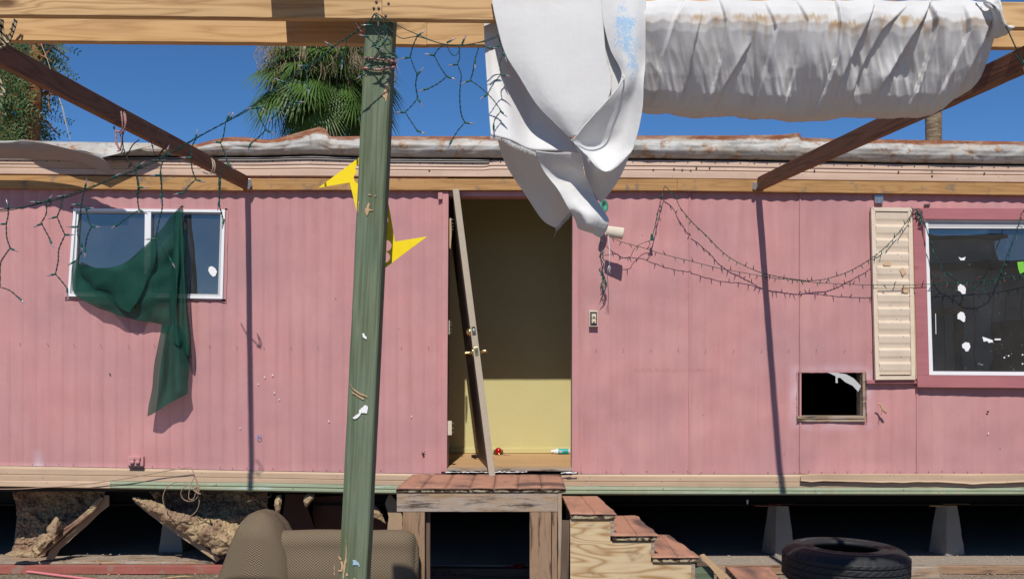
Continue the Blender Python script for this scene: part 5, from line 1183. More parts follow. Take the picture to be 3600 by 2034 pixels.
for sx in (-1, 1):
    dlathe('lever_handle', [(.031, 0), (.031, .004), (.014, .012), (.010, .026), (.011, .034), (.009, .046), (.012, .058), (.0001, .060)], (.022*sx, .06, zl), sx, MT['brass'])
    m = MB(); m.tube([(sx*.062, .06, zl), (sx*.066, .085, zl), (sx*.064, .15, zl)], [.010, .009, .007], 8); o = m.build('lever', MT['brass'], door, org=(0, 0, 0)); W[o.name] = DM.copy(); o.matrix_basis = W[door.name].inverted() @ DM

# ---- things on the doorway floor
zf_ = .755
def onfloor(px, py):   # point on interior floor seen at that pixel
    z = (CH-zf_)*F/(py-CY); p = at(px, py, z); return p
p = onfloor(1752, 1597)
m = MB(); m.lathe([(.0001+.029*math.sin(a), -.029*math.cos(a)) for a in [math.pi*i/14 for i in range(15)]], (p.x, p.y, zf_+.029), 20)
ob = thing('red_ornament', 'round red glittery ornament ball on the doorway floor', 'ornament', (p.x, p.y, zf_)); m.build('ball', MT['red'], ob)
m = MB(); m.lathe([(.006, .0), (.007, .010), (.004, .012), (.0001, .012)], (p.x+.010, p.y-.026, zf_+.004), 10, 0, Matrix.Rotation(math.radians(70), 4, 'X')); m.build('cap', MT['brass'], ob)
m = MB(); m.box(p.x-.040, p.x+.038, p.y+.03, p.y+.045, zf_, zf_+.034); tag(m.build('green_block', MT['leaf'], bevel=.003), 'small flat green block right behind the red ornament', 'block')
p = onfloor(1774, 1599); m = MB(); m.tube([(p.x-.01, p.y, zf_+.004), (p.x+.05, p.y-.004, zf_+.003)], [.003, .001], 5); tag(m.build('purple_stick', plain('purple_plastic', (.25, .10, .28), .5)), 'thin purple stick lying right of the red ornament', 'stick')
p = onfloor(1937, 1595); p2 = onfloor(2002, 1594)
bt = thing('lotion_bottle', 'teal plastic bottle with white cap lying at the right of the doorway floor', 'bottle', (p.x, p.y, zf_))
def lying(name, prof, mat): m = MB(); m.lathe(prof, (p.x, p.y, zf_+.0215), 20, 0, Matrix(((0, 0, 1), (0, 1, 0), (-1, 0, 0))).to_4x4()); return m.build(name, mat, bt)
lying('cap', [(.0001, 0), (.011, 0), (.012, .004), (.012, .022), (.017, .024), (.017, .036)], MT['white'])
lying('shoulder', [(.013, .034), (.021, .046), (.0212, .060)], MT['white'])
bd = lying('body', [(.0214, .058), (.0214, .138), (.021, .142)], MT['teal']); lying('foot', [(.021, .142), (.0205, .150), (.0001, .150)], MT['white'])
m = MB()
for k, wd in enumerate((.016, .028, .022)):
    y = p.y-.0214*math.cos(.25-.35*k); z = zf_+.0215+.0214*math.sin(.25-.35*k)+.004
    m.box(p.x+.066, p.x+.066+wd, y-.0016, y+.001, z-.0016, z+.0016)
m.build('lettering', MT['white'], bd)
m = MB(); m.prism([(p.x+.112, zf_+.030), (p.x+.122, zf_+.024), (p.x+.114, zf_+.018), (p.x+.106, zf_+.026)], p.y-.0228, p.y-.0205); m.build('red_mark', MT['redtip'], bd)
p = onfloor(1662, 1608); m = MB(); m.tube([(p.x-.01, p.y, zf_+.012), (p.x+.03, p.y, zf_+.014), (p.x+.09, p.y+.01, zf_+.010), (p.x+.14, p.y+.01, zf_+.010)], [.012, .014, .010, .011], 7)
tag(m.build('black_glove', MT['twine']), 'crumpled black rubber thing on the doorway floor left of the door', 'glove')
p = onfloor(1655, 1592); m = MB(); m.box(p.x, p.x+.16, p.y, p.y+.05, zf_, zf_+.022); tag(m.build('grey_box', plain('grey_violet_card', (.14, .12, .16), .5), bevel=.004), 'small flat grey box against the yellow wall left of the door', 'box')

# ================================================================== PORCH LANDING
pz0 = 6.25; sF = F/pz0
lx0, lx1 = at(1393, 0, pz0).x, at(1989, 0, pz0).x
zt = CH-.79
porch = thing('porch_landing', 'small timber porch landing under the doorway with terracotta coloured top', 'porch', ((lx0+lx1)/2, 6.6, 0))
bs = [1393, 1483, 1567, 1652, 1737, 1820, 1905, 1989]; bk = [1449, 1521, 1595, 1672, 1745, 1823, 1897, 1973]
for k in range(7):
    m = MB(); nseg = 14; top = []; 
    xa0, xa1 = at(bs[k], 0, pz0-.015).x+.0015, at(bs[k+1], 0, pz0-.015).x-.0015
    xb0, xb1 = at(bk[k], 0, 6.955).x+.0015, at(bk[k+1], 0, 6.955).x-.0015
    g = []
    for i in range(nseg+1):
        t = i/nseg; y = lerp(pz0-.018+.006*nz((k*3, 1, 2)), 6.955, t); row = []
        for j in range(7):
            u = j/6; x = lerp(lerp(xa0, xb0, t), lerp(xa1, xb1, t), u)
            z = zt+.004*nz((x*5, y*4, k))-.003*(abs(u-.5)*2)**6-(.004 if i == 0 else 0)
            row.append(Vector((x, y, z)))
        g.append(row)
    m.grid(g, 0, True, [0.5 if (i < 1) else max(0, nz((g[i][_].x*4, g[i][_].y*4, 3))*1.3+(.25 if k > 4 else 0)) for i in range(nseg+1) for _ in range(7)])
    m.build('top_board', MT['deck'], porch, solid=.008)
m = MB()
ed_ = []
for k in range(90):
    t = k/89; x = lerp(lx0, lx1, t); ed_.append((x, .010*nz((t*14, 2, 2))+.004*nz((t*50, 3, 2))))
m.grid([[Vector((x, pz0-.006-.004*abs(nz((x*12, i, 0))), zt-.006-i*.0045+(d if i == 3 else 0)*.6)) for x, d in ed_] for i in range(6)][::-1], 0, True)
m.build('peeling_edge', MT['peel'], porch, solid=.004)
m = MB(); m.box(lx0+.01, lx1-.01, pz0+.004, 6.95, zt-.032, zt-.010); m.build('subfloor', MT['darkwood'], porch)
fz0, fz1 = CH-(1798-CY)/sF, CH-(1724-CY)/sF
board('front_beam', (lx0+.004, pz0+.019, (fz0+fz1)/2), (at(1960, 0, pz0).x, pz0+.019, (fz0+fz1)/2), .038, fz1-fz0, MT['oldwood'], porch, bevel=.003)
for x, y in ((1545, 1756), (1490, 1786), (1425, 1788), (1640, 1750), (1790, 1770), (1920, 1784)):
    m = MB(); m.lathe([(.0001, -.002), (.004, -.001), (.004, .004)], at(x, y, pz0), 8, 0, Matrix(((1, 0, 0), (0, 0, 1), (0, 1, 0))).to_4x4()); m.build('screw', MT['steel'], porch)
def vboard(name, pxl, pxr, ztop, zbot, y, th, mat, parent=porch, warp=.0):
    x0, x1 = at(pxl, 0, y).x, at(pxr, 0, y).x
    return board(name, ((x0+x1)/2, y+th/2, zbot), ((x0+x1)/2, y+th/2, ztop), x1-x0, th, mat, parent, up=(0, -1, 0), bevel=.003, warp=warp)
vboard('leg', 1416, 1493, fz0-.001, 0, pz0+.002, .038, MT['postwood']); vboard('leg', 1488, 1512, fz0-.001, 0, pz0+.07, .05, MT['darkwood'])
vboard('leg', 1862, 1938, fz0-.001, 0, pz0+.002, .038, MT['postwood']); vboard('leg', 1940, 1959, fz0-.001, 0, pz0+.004, .038, MT['postwood'])
vboard('side_board', 1961, 1975, fz1, 0, pz0-.004, .018, MT['oldwood'], warp=.004)
vboard('leg', 1470, 1500, fz0, 0, 6.85, .05, MT['darkwood']); vboard('leg', 1900, 1940, fz0, 0, 6.85, .05, MT['darkwood'])
board('side_joist', (lx0+.03, pz0+.04, (fz0+fz1)/2), (lx0+.03, 6.94, (fz0+fz1)/2), .038, fz1-fz0, MT['darkwood'], porch); board('side_joist', (lx1-.05, pz0+.04, (fz0+fz1)/2), (lx1-.05, 6.94, (fz0+fz1)/2), .038, fz1-fz0, MT['oldwood'], porch)

# ================================================================== STAIRS
sz = 6.195; s_ = F/sz
def SX(px): return (px-CX)/s_
def SZ(py): return CH+(CY-py)/s_
stair = thing('stairs', 'weathered plywood side-on stairs with terracotta treads descending right from the porch landing', 'stairs', (SX(2200), 6.55, 0))
m = MB(); pf = [(2005, 1824), (2146, 1824), (2146, 1902), (2289, 1902), (2289, 1976), (2431, 1976), (2431, 2110), (2005, 2110)]
m.prism([(SX(x), SZ(y)) for x, y in pf[:-2]]+[(SX(2431), 0.0), (SX(2005), 0.0)], sz+.006, sz+.022)
m.build('side_panel', MT['plyface'], stair)
m = MB(); m.prism([(SX(2008), SZ(1830)), (SX(2144), SZ(1830)), (SX(2144), SZ(1906)), (SX(2287), SZ(1906)), (SX(2287), SZ(1980)), (SX(2429), SZ(1980)), (SX(2429), 0), (SX(2008), 0)], 6.93, 6.95)
m.build('back_panel', MT['darkwood'], stair)
TR_ = [(2004, 2170, 1800, 1824, .035, 1976, 2103), (2149, 2318, 1876, 1899, .0, 2140, 2236), (2291, 2464, 1952, 1975, 0, 2290, 2352)]
for k, (xl, xr, yt, ybm, _, bl, brr) in enumerate(TR_):
    zt_ = SZ(yt); th = .040
    y1 = 6.96; sb = F/y1
    xbl, xbr = (bl-CX)/sb, (brr-CX)/sb
    m = MB(); m.hexa([(SX(xl)+.004, sz-.012, zt_-th), (SX(xr)-.012, sz-.012, zt_-th), (xbr-.012, y1, zt_-th), (xbl+.004, y1, zt_-th), (SX(xl)+.004, sz-.012, zt_-.006), (SX(xr)-.012, sz-.012, zt_-.006), (xbr-.012, y1, zt_-.006), (xbl+.004, y1, zt_-.006)])
    tb = m.build('tread', MT['peel'], stair, bevel=.006)
    for half in (0, 1):
        g = []; al = []
        for i in range(26):
            t = i/25; row = []
            a, b = lerp(SX(xl), xbl, t), lerp(SX(xr), xbr, t)
            md = a+(b-a)*(.52+.02*nz((t*3, k, 0)))
            aa, bb = (a, md-.001) if half == 0 else (md+.001, b+.016*nz((t*5, k*5, 1))+.010*nz((t*17, k*5, 3)))
            for j in range(13):
                u = j/12; x = lerp(aa, bb, u); y = lerp(sz-.022+.006*nz((x*14, k, 5)), y1, t)
                z = zt_-.002+.003*nz((x*8, y*6, k))-(.006 if i == 0 else 0)
                if half == 1 and j == 12: z -= .010+.006*nz((t*9, 0, k))
                row.append(Vector((x, y, z))); al.append((max(0, (u-.35)*.9+nz((x*6, y*3, 7))*1.2)*(1.15 if k else .7)) if half == 1 else max(0, nz((x*5, y*3, 9))*.9+.1-abs(t-.5)))
            g.append(row)
        m = MB(); m.grid(g, 0, True, al); m.build('tread_cover', MT['deck'], tb, solid=.005)
for xl, xr, yt, ybm in ((2146, 2159, 1824, 1882), (2289, 2301, 1900, 1958), (2431, 2444, 1976, 2110)):
    m = MB(); m.hexa([(SX(xl), sz+.002, max(SZ(ybm), .0)), (SX(xr), sz+.002, max(SZ(ybm), 0)), (SX(xr), 6.93, max(SZ(ybm), 0)), (SX(xl), 6.93, max(SZ(ybm), 0)), (SX(xl), sz+.002, SZ(yt)), (SX(xr), sz+.002, SZ(yt)), (SX(xr), 6.93, SZ(yt)), (SX(xl), 6.93, SZ(yt))])
    m.build('riser', MT['oldwood'], stair)
m = MB(); a_ = at(2476, 1950, 6.30); b_ = at(2570, 2034, 6.15)
board('stringer', (SX(1983), sz+.03, SZ(2110)), (SX(1990), sz+.03, SZ(1830)), .05, .018, MT['darkwood'], stair, up=(0, -1, 0))
m = MB(); m.pp([(2444, 1990), (2510, 1990), (2510, 2100), (2444, 2100)], 6.22, .02); m.build('green_block', MT['green'], stair)
m = MB(); m.pp([(2461, 1950), (2476, 1946), (2580, 2044), (2610, 2090), (2570, 2090), (2520, 2020)], 6.17, .012); m.build('split_board', MT['chipw'], stair)
m = MB(); m.pp([(2444, 1952), (2500, 1992), (2444, 1992)], 6.30, .012); m.build('brace', MT['darkwood'], stair)
lt = thing('lower_step', 'separate low step with scorched terracotta top at the foot of the stairs', 'step', (1.45, 6.3, 0))
h4 = .165; 
def q4(px, py): z = (CH-h4)*F/(py-CY); v = at(px, py, z); return Vector((v.x, v.y, h4))
c4 = [q4(2625, 2070), q4(2775, 2070), q4(2704, 1990), q4(2550, 1990)]
m = MB(); g = []; al = []
for i in range(16):
    row = []
    for j in range(16):
        u, t = j/15, i/15; v = c4[0].lerp(c4[1], u).lerp(c4[3].lerp(c4[2], u), t); v.z += .003*nz((v.x*9, v.y*7, 1)); v.x += .008*nz((t*5, u, 4)) if j == 15 else 0; row.append(v); al.append(max(0, .75-abs(u-.45)*1.5)+.3*nz((u*3, t*3, 0)))
    g.append(row)
m.grid(g, 0, True, al); m.build('tread_cover', MT['deck'], lt, solid=.006)
m = MB(); d_ = Vector((0, 0, -.045)); o_ = Vector((0, 0, -.004)); m.hexa([c+d_ for c in c4]+[c+o_ for c in c4]); m.build('tread', MT['peel'], lt, bevel=.004)
m = MB(); cc_ = sum(c4, Vector())/4; q_ = [cc_+(c-cc_)*.88 for c in c4]; m.hexa([Vector((c.x, c.y, 0)) for c in q_]+[c+d_ for c in q_]); m.build('base_box', MT['oldwood'], lt)
m = MB(); m.hexa([Vector((c4[3].x-.06, c4[3].y-.02, 0)), Vector((c4[3].x-.035, c4[3].y-.02, 0)), Vector((c4[0].x-.03, c4[0].y, 0)), Vector((c4[0].x-.06, c4[0].y, 0)), Vector((c4[3].x-.06, c4[3].y-.02, h4)), Vector((c4[3].x-.035, c4[3].y-.02, h4)), Vector((c4[0].x-.03, c4[0].y, h4)), Vector((c4[0].x-.06, c4[0].y, h4))])
m.build('side_board', MT['oldwood'], lt)

# ================================================================== SOFA
sofa = thing('sofa', 'brown knitted sofa with a fat rounded arm standing in front of the porch landing', 'sofa', (-1.3, 5.8, 0))
def rings(mb, lev, n=48, uvs=1.0, cap=True, sup=2.4):     # lev: (cx, cy, z, rx, ry)
    base = len(mb.v); vs = []; arc = 0; last = None
    for li, (cx_, cy_, z, rx, ry_) in enumerate(lev):
        if last is not None: arc += math.hypot(z-last[0], max(rx-last[1], ry_-last[2], key=abs))
        last = (z, rx, ry_)
        for k in range(n):
            a = 2*math.pi*k/n; ca, sa = math.cos(a), math.sin(a)
            x = math.copysign(abs(ca)**(2/sup), ca)*rx; y = math.copysign(abs(sa)**(2/sup), sa)*ry_
            p = Vector((cx_+x, cy_+y, z)); p += Vector((nz(p*3), nz(p*3, 1, 5), nz(p*3, 1, 9)))*.012
            vs.append(p); mb.u[base+len(vs)-1] = (a*.28*uvs, arc)
    fs = [(i*n+k, i*n+(k+1) % n, (i+1)*n+(k+1) % n, (i+1)*n+k) for i in range(len(lev)-1) for k in range(n)]
    if cap: fs.append(tuple(range((len(lev)-1)*n, len(lev)*n)))
    mb.add(vs, fs, 0, True)
# arm: rounded end coming towards the camera and flaring downwards
ya = 6.18; sa_ = F/ya
L = [(190, 1385), (222, 1330), (262, 1230), (300, 1130), (340, 1010), (372, 930), (402, 860), (432, 800), (480, 750), (540, 722), (590, 712), (618, 709)]
Rr = [(1000, 1385), (1000, 1330), (985, 1230), (965, 1130), (925, 1010), (890, 930), (850, 860), (805, 800), (760, 757), (710, 728), (660, 713), (632, 709)]
lev = []
for (xl, yl), (xr, yr) in zip(L, Rr):
    a, b = P('e', [(xl, yl), (xr, yr)]); A, B = at(a[0], a[1], ya), at(b[0], b[1], ya)
    t = (1385-yl)/676; rx = (B.x-A.x)/2; lev.append(((A.x+B.x)/2, 6.20+.02*t*t, A.z, rx, .21-.02*t-.13*max(0, t-.82)/.18))
l0 = lev[0]; lev = [(l0[0], l0[1], .03, l0[3]*1.02, l0[4]), (l0[0], l0[1], .10, l0[3]*1.03, l0[4])]+lev
m = MB(); rings(m, lev, 80, 1.5, sup=3.4); m.build('armrest', MT['sofa'], sofa)
# back roll / seat block at the right
yb_ = 6.07; sb_ = F/yb_
def EX(x): return (x/2.862+700-CX)/sb_
def EZ(y): return CH+(CY-(y/2.862+1550))/sb_
m = MB(); g = []; NB = 70; x0_, x1_ = EX(800), EX(2168)
secs = []
for i in range(NB):
    t = i/(NB-1); x = lerp(x0_, x1_, t); e = max(0, (x-(x1_-.11))/.11); e = min(1, e); sh_ = math.sqrt(max(0, 1-e*e)); topz = EZ(912)-.035*(1-sh_)*1.6-.004*nz((x*5, 1, 1)); dep = .06+.09*sh_
    secs.append((x, topz, sh_))
prof_n = 40
base = 0
for i, (x, topz, sh_) in enumerate(secs):
    row = []; arc = 0; prev = None
    R_ = .075; hh = topz; ins = .06*(1-sh_)
    pts = [(yb_+ins, .03), (yb_-.025+ins, .15), (yb_-.03+ins, hh*.5), (yb_-.01+ins, hh-R_*1.6)]
    for k in range(9): a = math.pi*k/8; pts.append((yb_+.075+ins*.2-(.085-ins)*math.cos(a), hh-R_+R_*math.sin(a)))
    pts += [(yb_+.155-ins, hh*.5), (yb_+.165-ins, .03)]
    pv3 = [Vector((x, a, b)) for a, b in pts]
    for p_ in cr(pv3, prof_n):
        if prev is not None: arc += (p_-prev).length
        prev = p_.copy(); p_ += Vector((0, nz(p_*4)*.012, nz(p_*4, 1, 4)*.006)); row.append(p_); m.u[i*prof_n+len(row)-1] = (x, arc)
    g.append(row)
m.grid(g, 0, True); nb_ = len(m.v)
# closing cap at right end: gentle dome
cen = sum(g[-1], Vector())/len(g[-1])+Vector((.018, 0, 0)); 
ringv = [v.copy() for v in g[-1]]; mid = [v.lerp(cen, .5)+Vector((.010, 0, 0)) for v in ringv]; vs_ = ringv+mid+[cen]
n_ = len(ringv); fs_ = [(k, k+1, n_+k+1, n_+k) for k in range(n_-1)]+[(n_+k, n_+k+1, 2*n_) for k in range(n_-1)]
m.add(vs_, fs_, 0, True)
for k, v in enumerate(vs_): m.u[nb_+k] = (v.y*1.0, v.z)
m.build('backrest', MT['sofa'], sofa)
for x in (-1.80, -1.45, -.85): 
    mm = MB(); mm.box(x-.02, x+.02, 6.08, 6.12, 0, .06); mm.build('foot', MT['darkwood'], sofa)

# ================================================================== TYRES
def tyre(name, label, cx_, cy_, z0, R=.352, r=.185, w=.225, tilt=0.0):
    t = thing(name, label, 'tyre', (cx_, cy_, z0), 'tyres stacked in front of the home')
    prof = [(r, .030), (r-.004, .020), (r+.004, .008), (r+.02, .004), (r+.05, .012), (R-.075, .004), (R-.045, .010), (R-.018, .028), (R-.004, .048)]
    hgt_ = w; gro = [.075, .1125, .150]
    up_ = []
    z = .052
    while z < w-.05:
        gd = min(abs(z-g) for g in gro); up_.append((R+.003 - (.009 if gd < .0045 else 0), z)); z += .0022
    prof = prof+up_+[(R-.004, w-.048), (R-.018, w-.028), (R-.045, w-.010), (R-.058, w-.0085), (R-.060, w-.0055), (R-.068, w-.004), (R-.078, w-.0045), (R-.10, w-.006), (r+.055, w-.010), (r+.052, w-.013), (r+.046, w-.009), (r+.02, w-.004), (r+.006, w-.007), (r-.002, w-.016), (r-.004, w-.022), (r, w-.030), (r+.012, w-.045), (r+.05, w-.05), (R-.05, w-.06), (R-.02, w-.09), (R-.02, .09), (R-.05, .06), (r+.05, .05), (r+.012, .045), (r, .030)]
    n = 220; m = MB(); vs = []
    for rr, h in prof:
        for k in range(n):
            a = 2*math.pi*k/n; rq = rr
            if rr > R-.02 and .04 < h < w-.04:
                ph = (k*1.0+ (h*160 if h < w/2 else -h*160)) % 5
                if ph < 1.0 and min(abs(h-g) for g in gro) > .004: rq -= .005
            if R-.03 < rr and (h > w-.05 or h < .05) and k % 4 == 0: rq -= .003
            vs.append(Vector((rq*math.cos(a), rq*math.sin(a), h)))
    Mx = Matrix.Rotation(tilt, 4, 'Y'); vs = [Mx @ v+Vector((cx_, cy_, z0)) for v in vs]
    fs = [(i*n+k, i*n+(k+1) % n, (i+1)*n+(k+1) % n, (i+1)*n+k) for i in range(len(prof)-1) for k in range(n)]
    m.add(vs, fs, 0, True); m.build('tread_and_sidewall', MT['rubber'], t)
    m = MB()                                      # raised marks moulded on the sidewall
    for a0, cnt in ((1.95, 16), (.75, 12), (4.3, 14)):
        for k in range(cnt):
            a = a0+k*.042; wd = ru(.5, 1); rr0, rr1 = R-.108, R-.086
            if rnd() < .15: continue
            for (u0, u1, v0, v1) in random.choice([[(0, .25, 0, 1), (.25, .9, .8, 1)], [(0, .25, 0, 1), (.6, .85, 0, 1)], [(0, .9, .4, .6), (0, .22, 0, 1)], [(.3, .6, 0, 1)]]):
                q = [(rr0+(rr1-rr0)*v, a+.030*u) for u, v in ((u0, v0), (u1, v0), (u1, v1), (u0, v1))]
                b = [Mx @ Vector((x*math.cos(y), x*math.sin(y), w-.007))+Vector((cx_, cy_, z0)) for x, y in q]; c = [v+Vector((0, 0, .0032)) for v in b]
                m.hexa(b[::-1]+c[::-1])
    m.build('sidewall_marks', plain('worn_rubber_lettering', (.10, .10, .10), .7), t)
    return t
tyre('tyre', 'worn black car tyre lying flat, topmost of the stack right of the stairs', 1.845, 5.72, .222, tilt=math.radians(1.6))
tyre('tyre', 'second black tyre underneath the top one right of the stairs', 1.855, 5.74, .0)

# ================================================================== UNDER THE HOME
def pier(px0, px1, z, lab, rot, h=.36, wt=.052, wb=.088, cap=True, wedge=(0, 0)):
    c = at((px0+px1)/2, 0, z); t = thing('pier', lab, 'pier', (c.x, c.y, .056), 'concrete piers under the home')
    m = MB(); Rm = Matrix.Rotation(rot, 4, 'Z'); vs = []; g = []
    for i in range(9):
        u = i/8; w = lerp(wb, wt, u); row = []
        ring = []
        for s in range(4):
            a, b = [(-1, -1), (1, -1), (1, 1), (-1, 1)][s], [(1, -1), (1, 1), (-1, 1), (-1, -1)][s]
            for k in range(6): q = Vector((lerp(a[0], b[0], k/6)*w, lerp(a[1], b[1], k/6)*w, .058+h*u)); q = Rm @ q+Vector((c.x, c.y, 0)); q += Vector((nz(q*25), nz(q*25, 1, 3), 0))*.004; ring.append(q)
        g.append(ring+[ring[0]])
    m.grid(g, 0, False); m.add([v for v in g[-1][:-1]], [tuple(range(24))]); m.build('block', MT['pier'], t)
    zt_ = .058+h
    if cap:
        m = MB()
        for dx_, tl in ((-.05, .05), (.05, -.05)):
            m.box(c.x+dx_-.10+wedge[0], c.x+dx_+.10+wedge[0], c.y-.06, c.y+.06, zt_+.001+(.009 if dx_ > 0 else 0), zt_+.0095+(.0095 if dx_ > 0 else 0))
        m.build('shim', MT['floorwood'] if not wedge[1] else MT['redwood'], t, bevel=.001)
    return t
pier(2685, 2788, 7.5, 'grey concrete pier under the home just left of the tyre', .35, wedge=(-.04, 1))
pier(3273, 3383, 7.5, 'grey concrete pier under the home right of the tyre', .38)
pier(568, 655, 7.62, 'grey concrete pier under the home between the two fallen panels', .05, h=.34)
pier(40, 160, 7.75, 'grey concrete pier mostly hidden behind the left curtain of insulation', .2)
# ground boards
def gboard(name, label, x0, x1, y, w, z0, h, mat, rz=0.0, **k):
    a = (x0, y, z0+h/2); b = (x1, y+rz, z0+h/2); o = board(name, a, b, w, h, mat, None, bevel=.004, warp=.003); return tag(o, label, 'plank')
gboard('red_plank', 'red painted plank lying on the ground at the edge of the left slab', -4.5, at(800, 0, 7.05).x, 7.045, .04, 0, .062, MT['redwood'])
gboard('edge_plank', 'weathered plank edging the slab behind the tyre', at(2480, 0, 7.05).x, 5.0, 7.045, .04, 0, .060, MT['postwood'])
gboard('short_plank', 'short thick weathered plank on the ground right of the tyre', at(3060, 0, 6.9).x, at(3300, 0, 6.9).x, 6.93, .09, 0, .078, MT['oldwood'])
gboard('dark_plank', 'dark plank on the ground under the porch landing', -.75, .30, 7.02, .09, 0, .05, MT['darkwood'])
gboard('grey_plank', 'wide flat grey plank lying along the slab edge at left', -4.2, at(770, 0, 7.2).x, 7.20, .22, .0565, .018, MT['oldwood'])

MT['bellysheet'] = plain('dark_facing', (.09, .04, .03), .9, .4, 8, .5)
# fallen belly panels with insulation
def fluffy(name, rows, reg, nu, nv, amp, parent, seed=0, thick=.02):
    m = MB(); rr = [cr([at(*p) for p in P(reg, r)], nu) for r in rows]; cols_ = [cr([r[j] for r in rr], nv) for j in range(nu)]; g = []
    for i in range(nv):
        row = []
        for j in range(nu):
            p_ = cols_[j][i]; f = noise.fractal(Vector((p_.x*7, p_.y*7, p_.z*10))+Vector((seed, 0, 0)), .9, 2.1, 3)*1.2; f2 = noise.fractal(p_*55+Vector((0, seed, 0)), .7, 2.2, 3)*.7
            row.append(p_+Vector((f2*amp*.35, -abs(f)*amp-f2*amp*.25, f*amp*.4+f2*amp*.3)))
        g.append(row)
    m.grid(g); return m.build(name, MT['insul'], parent, solid=.006)
pA = thing('fallen_panel', 'torn belly panel sloping down to the left, draped with dark insulation, under the home', 'panel', at(300, 1960, 7.2))
m = MB(); m.pp([(x/2.862, y/2.862+1550) for x, y in [(1095, 545), (1095, 650), (1000, 720), (870, 850), (740, 960), (690, 1010), (600, 1085), (540, 1190), (460, 1185), (500, 1100), (620, 990), (760, 860), (900, 740), (1010, 620), (1050, 540)]], 7.13, .012); m.build('board', MT['panelboard'], pA, bevel=.001)
fluffy('insulation', [[(150, 480, 7.37), (400, 480, 7.39), (700, 480, 7.41), (900, 480, 7.42), (1060, 490, 7.37)], [(165, 650, 7.39), (350, 650, 7.41), (600, 640, 7.43), (850, 620, 7.39), (1020, 600, 7.33)], [(175, 820, 7.37), (330, 820, 7.37), (520, 800, 7.37), (700, 780, 7.34), (870, 740, 7.31)],
       [(165, 960, 7.35), (300, 960, 7.34), (450, 940, 7.32), (600, 920, 7.31), (720, 880, 7.30)], [(150, 1080, 7.33), (260, 1090, 7.31), (380, 1090, 7.29), (480, 1060, 7.29), (560, 1020, 7.29)], [(110, 1130, 7.29), (200, 1145, 7.28), (300, 1150, 7.27), (380, 1160, 7.27), (450, 1150, 7.27)]], 'd', 110, 100, .05, pA)
fluffy('insulation_tuft', [[(560, 760, 7.06), (590, 770, 7.05), (605, 790, 7.06)], [(500, 850, 7.05), (560, 850, 7.00), (605, 850, 7.05)], [(480, 910, 7.04), (545, 920, 6.99), (602, 920, 7.04)], [(510, 975, 7.04), (550, 980, 7.0), (590, 970, 7.04)], [(540, 1015, 7.04), (552, 1020, 7.02), (580, 1010, 7.04)]], 'd', 40, 60, .022, pA, 3)
fluffy('insulation_tuft', [[(340, 1020, 7.05), (430, 940, 7.04), (500, 920, 7.05)], [(350, 1080, 7.03), (420, 1030, 7.00), (520, 960, 7.03)], [(370, 1130, 7.03), (420, 1110, 7.0), (530, 1000, 7.03)]], 'd', 50, 40, .03, pA, 5)
fluffy('insulation_tuft', [[(170, 1065, 7.05), (230, 1090, 7.04), (330, 1110, 7.05)], [(110, 1110, 7.02), (200, 1125, 6.98), (345, 1140, 7.02)], [(50, 1150, 7.02), (180, 1162, 6.98), (350, 1165, 7.02)]], 'd', 60, 30, .02, pA, 9)
m = MB()
for a_, b_ in (([(1030, 560), (900, 720), (700, 890), (520, 1040), (350, 1155)], 7.09), ([(1010, 560), (850, 740), (640, 900), (470, 1040), (390, 1140)], 7.10)):
    q = cr([at(x, y, b_) for x, y in P('d', a_)], 60); m.tube([p_+Vector((0, 0, .012*nz(p_*9))) for p_ in q], [.012+.006*nz(p_*12) for p_ in q], 7)
m.build('rolled_edge', MT['insul'], pA)
pB = thing('fallen_panel', 'torn belly panel sloping down to the right with sunlit fluffy insulation along it', 'panel', at(600, 1960, 7.2))
m = MB(); m.pp([(x/2.862, y/2.862+1550) for x, y in [(1350, 610), (1380, 605), (1560, 720), (1760, 850), (1950, 990), (2100, 1090), (2215, 1180), (2180, 1212), (2060, 1130), (1900, 1020), (1700, 880), (1500, 735)]], 7.06, .012); m.build('board', MT['panelboard'], pB, bevel=.001)
m = MB(); m.pp([(x/2.862, y/2.862+1550) for x, y in [(1340, 560), (1360, 556), (1700, 800), (2150, 1080), (2240, 1130), (2260, 1180), (2180, 1205), (2100, 1085), (1800, 860), (1520, 700)]], 7.09, .012); m.build('board', MT['darkwood'], pB, bevel=.001)
fluffy('sunlit_insulation', [[(1335, 565, 7.06), (1500, 590, 7.06), (1700, 660, 7.05), (1900, 750, 7.04), (2100, 840, 7.03), (2260, 900, 7.03), (2360, 960, 7.04)], [(1345, 580, 7.04), (1500, 650, 7.01), (1690, 730, 7.0), (1880, 830, 6.99), (2080, 930, 6.98), (2240, 980, 6.98), (2350, 1010, 7.0)],
       [(1355, 590, 7.05), (1500, 690, 7.03), (1680, 790, 7.02), (1860, 890, 7.01), (2060, 1010, 7.0), (2200, 1060, 7.0), (2340, 1070, 7.0)], [(1370, 600, 7.06), (1520, 715, 7.05), (1700, 830, 7.04), (1900, 960, 7.03), (2090, 1060, 7.02), (2190, 1120, 7.02), (2330, 1120, 7.02)]], 'd', 200, 60, .035, pB, 7)
fluffy('shaded_insulation', [[(1500, 490, 7.35), (1800, 490, 7.35), (2100, 490, 7.35), (2400, 495, 7.35), (2700, 500, 7.35)], [(1600, 640, 7.28), (1850, 640, 7.28), (2100, 640, 7.28), (2400, 650, 7.30), (2700, 650, 7.35)], [(1700, 780, 7.16), (1900, 800, 7.15), (2150, 830, 7.15), (2400, 860, 7.2), (2700, 860, 7.3)], [(1800, 860, 7.08), (2000, 930, 7.07), (2200, 980, 7.06), (2400, 1050, 7.1), (2700, 1100, 7.2)]], 'd', 130, 70, .05, pB, 11)
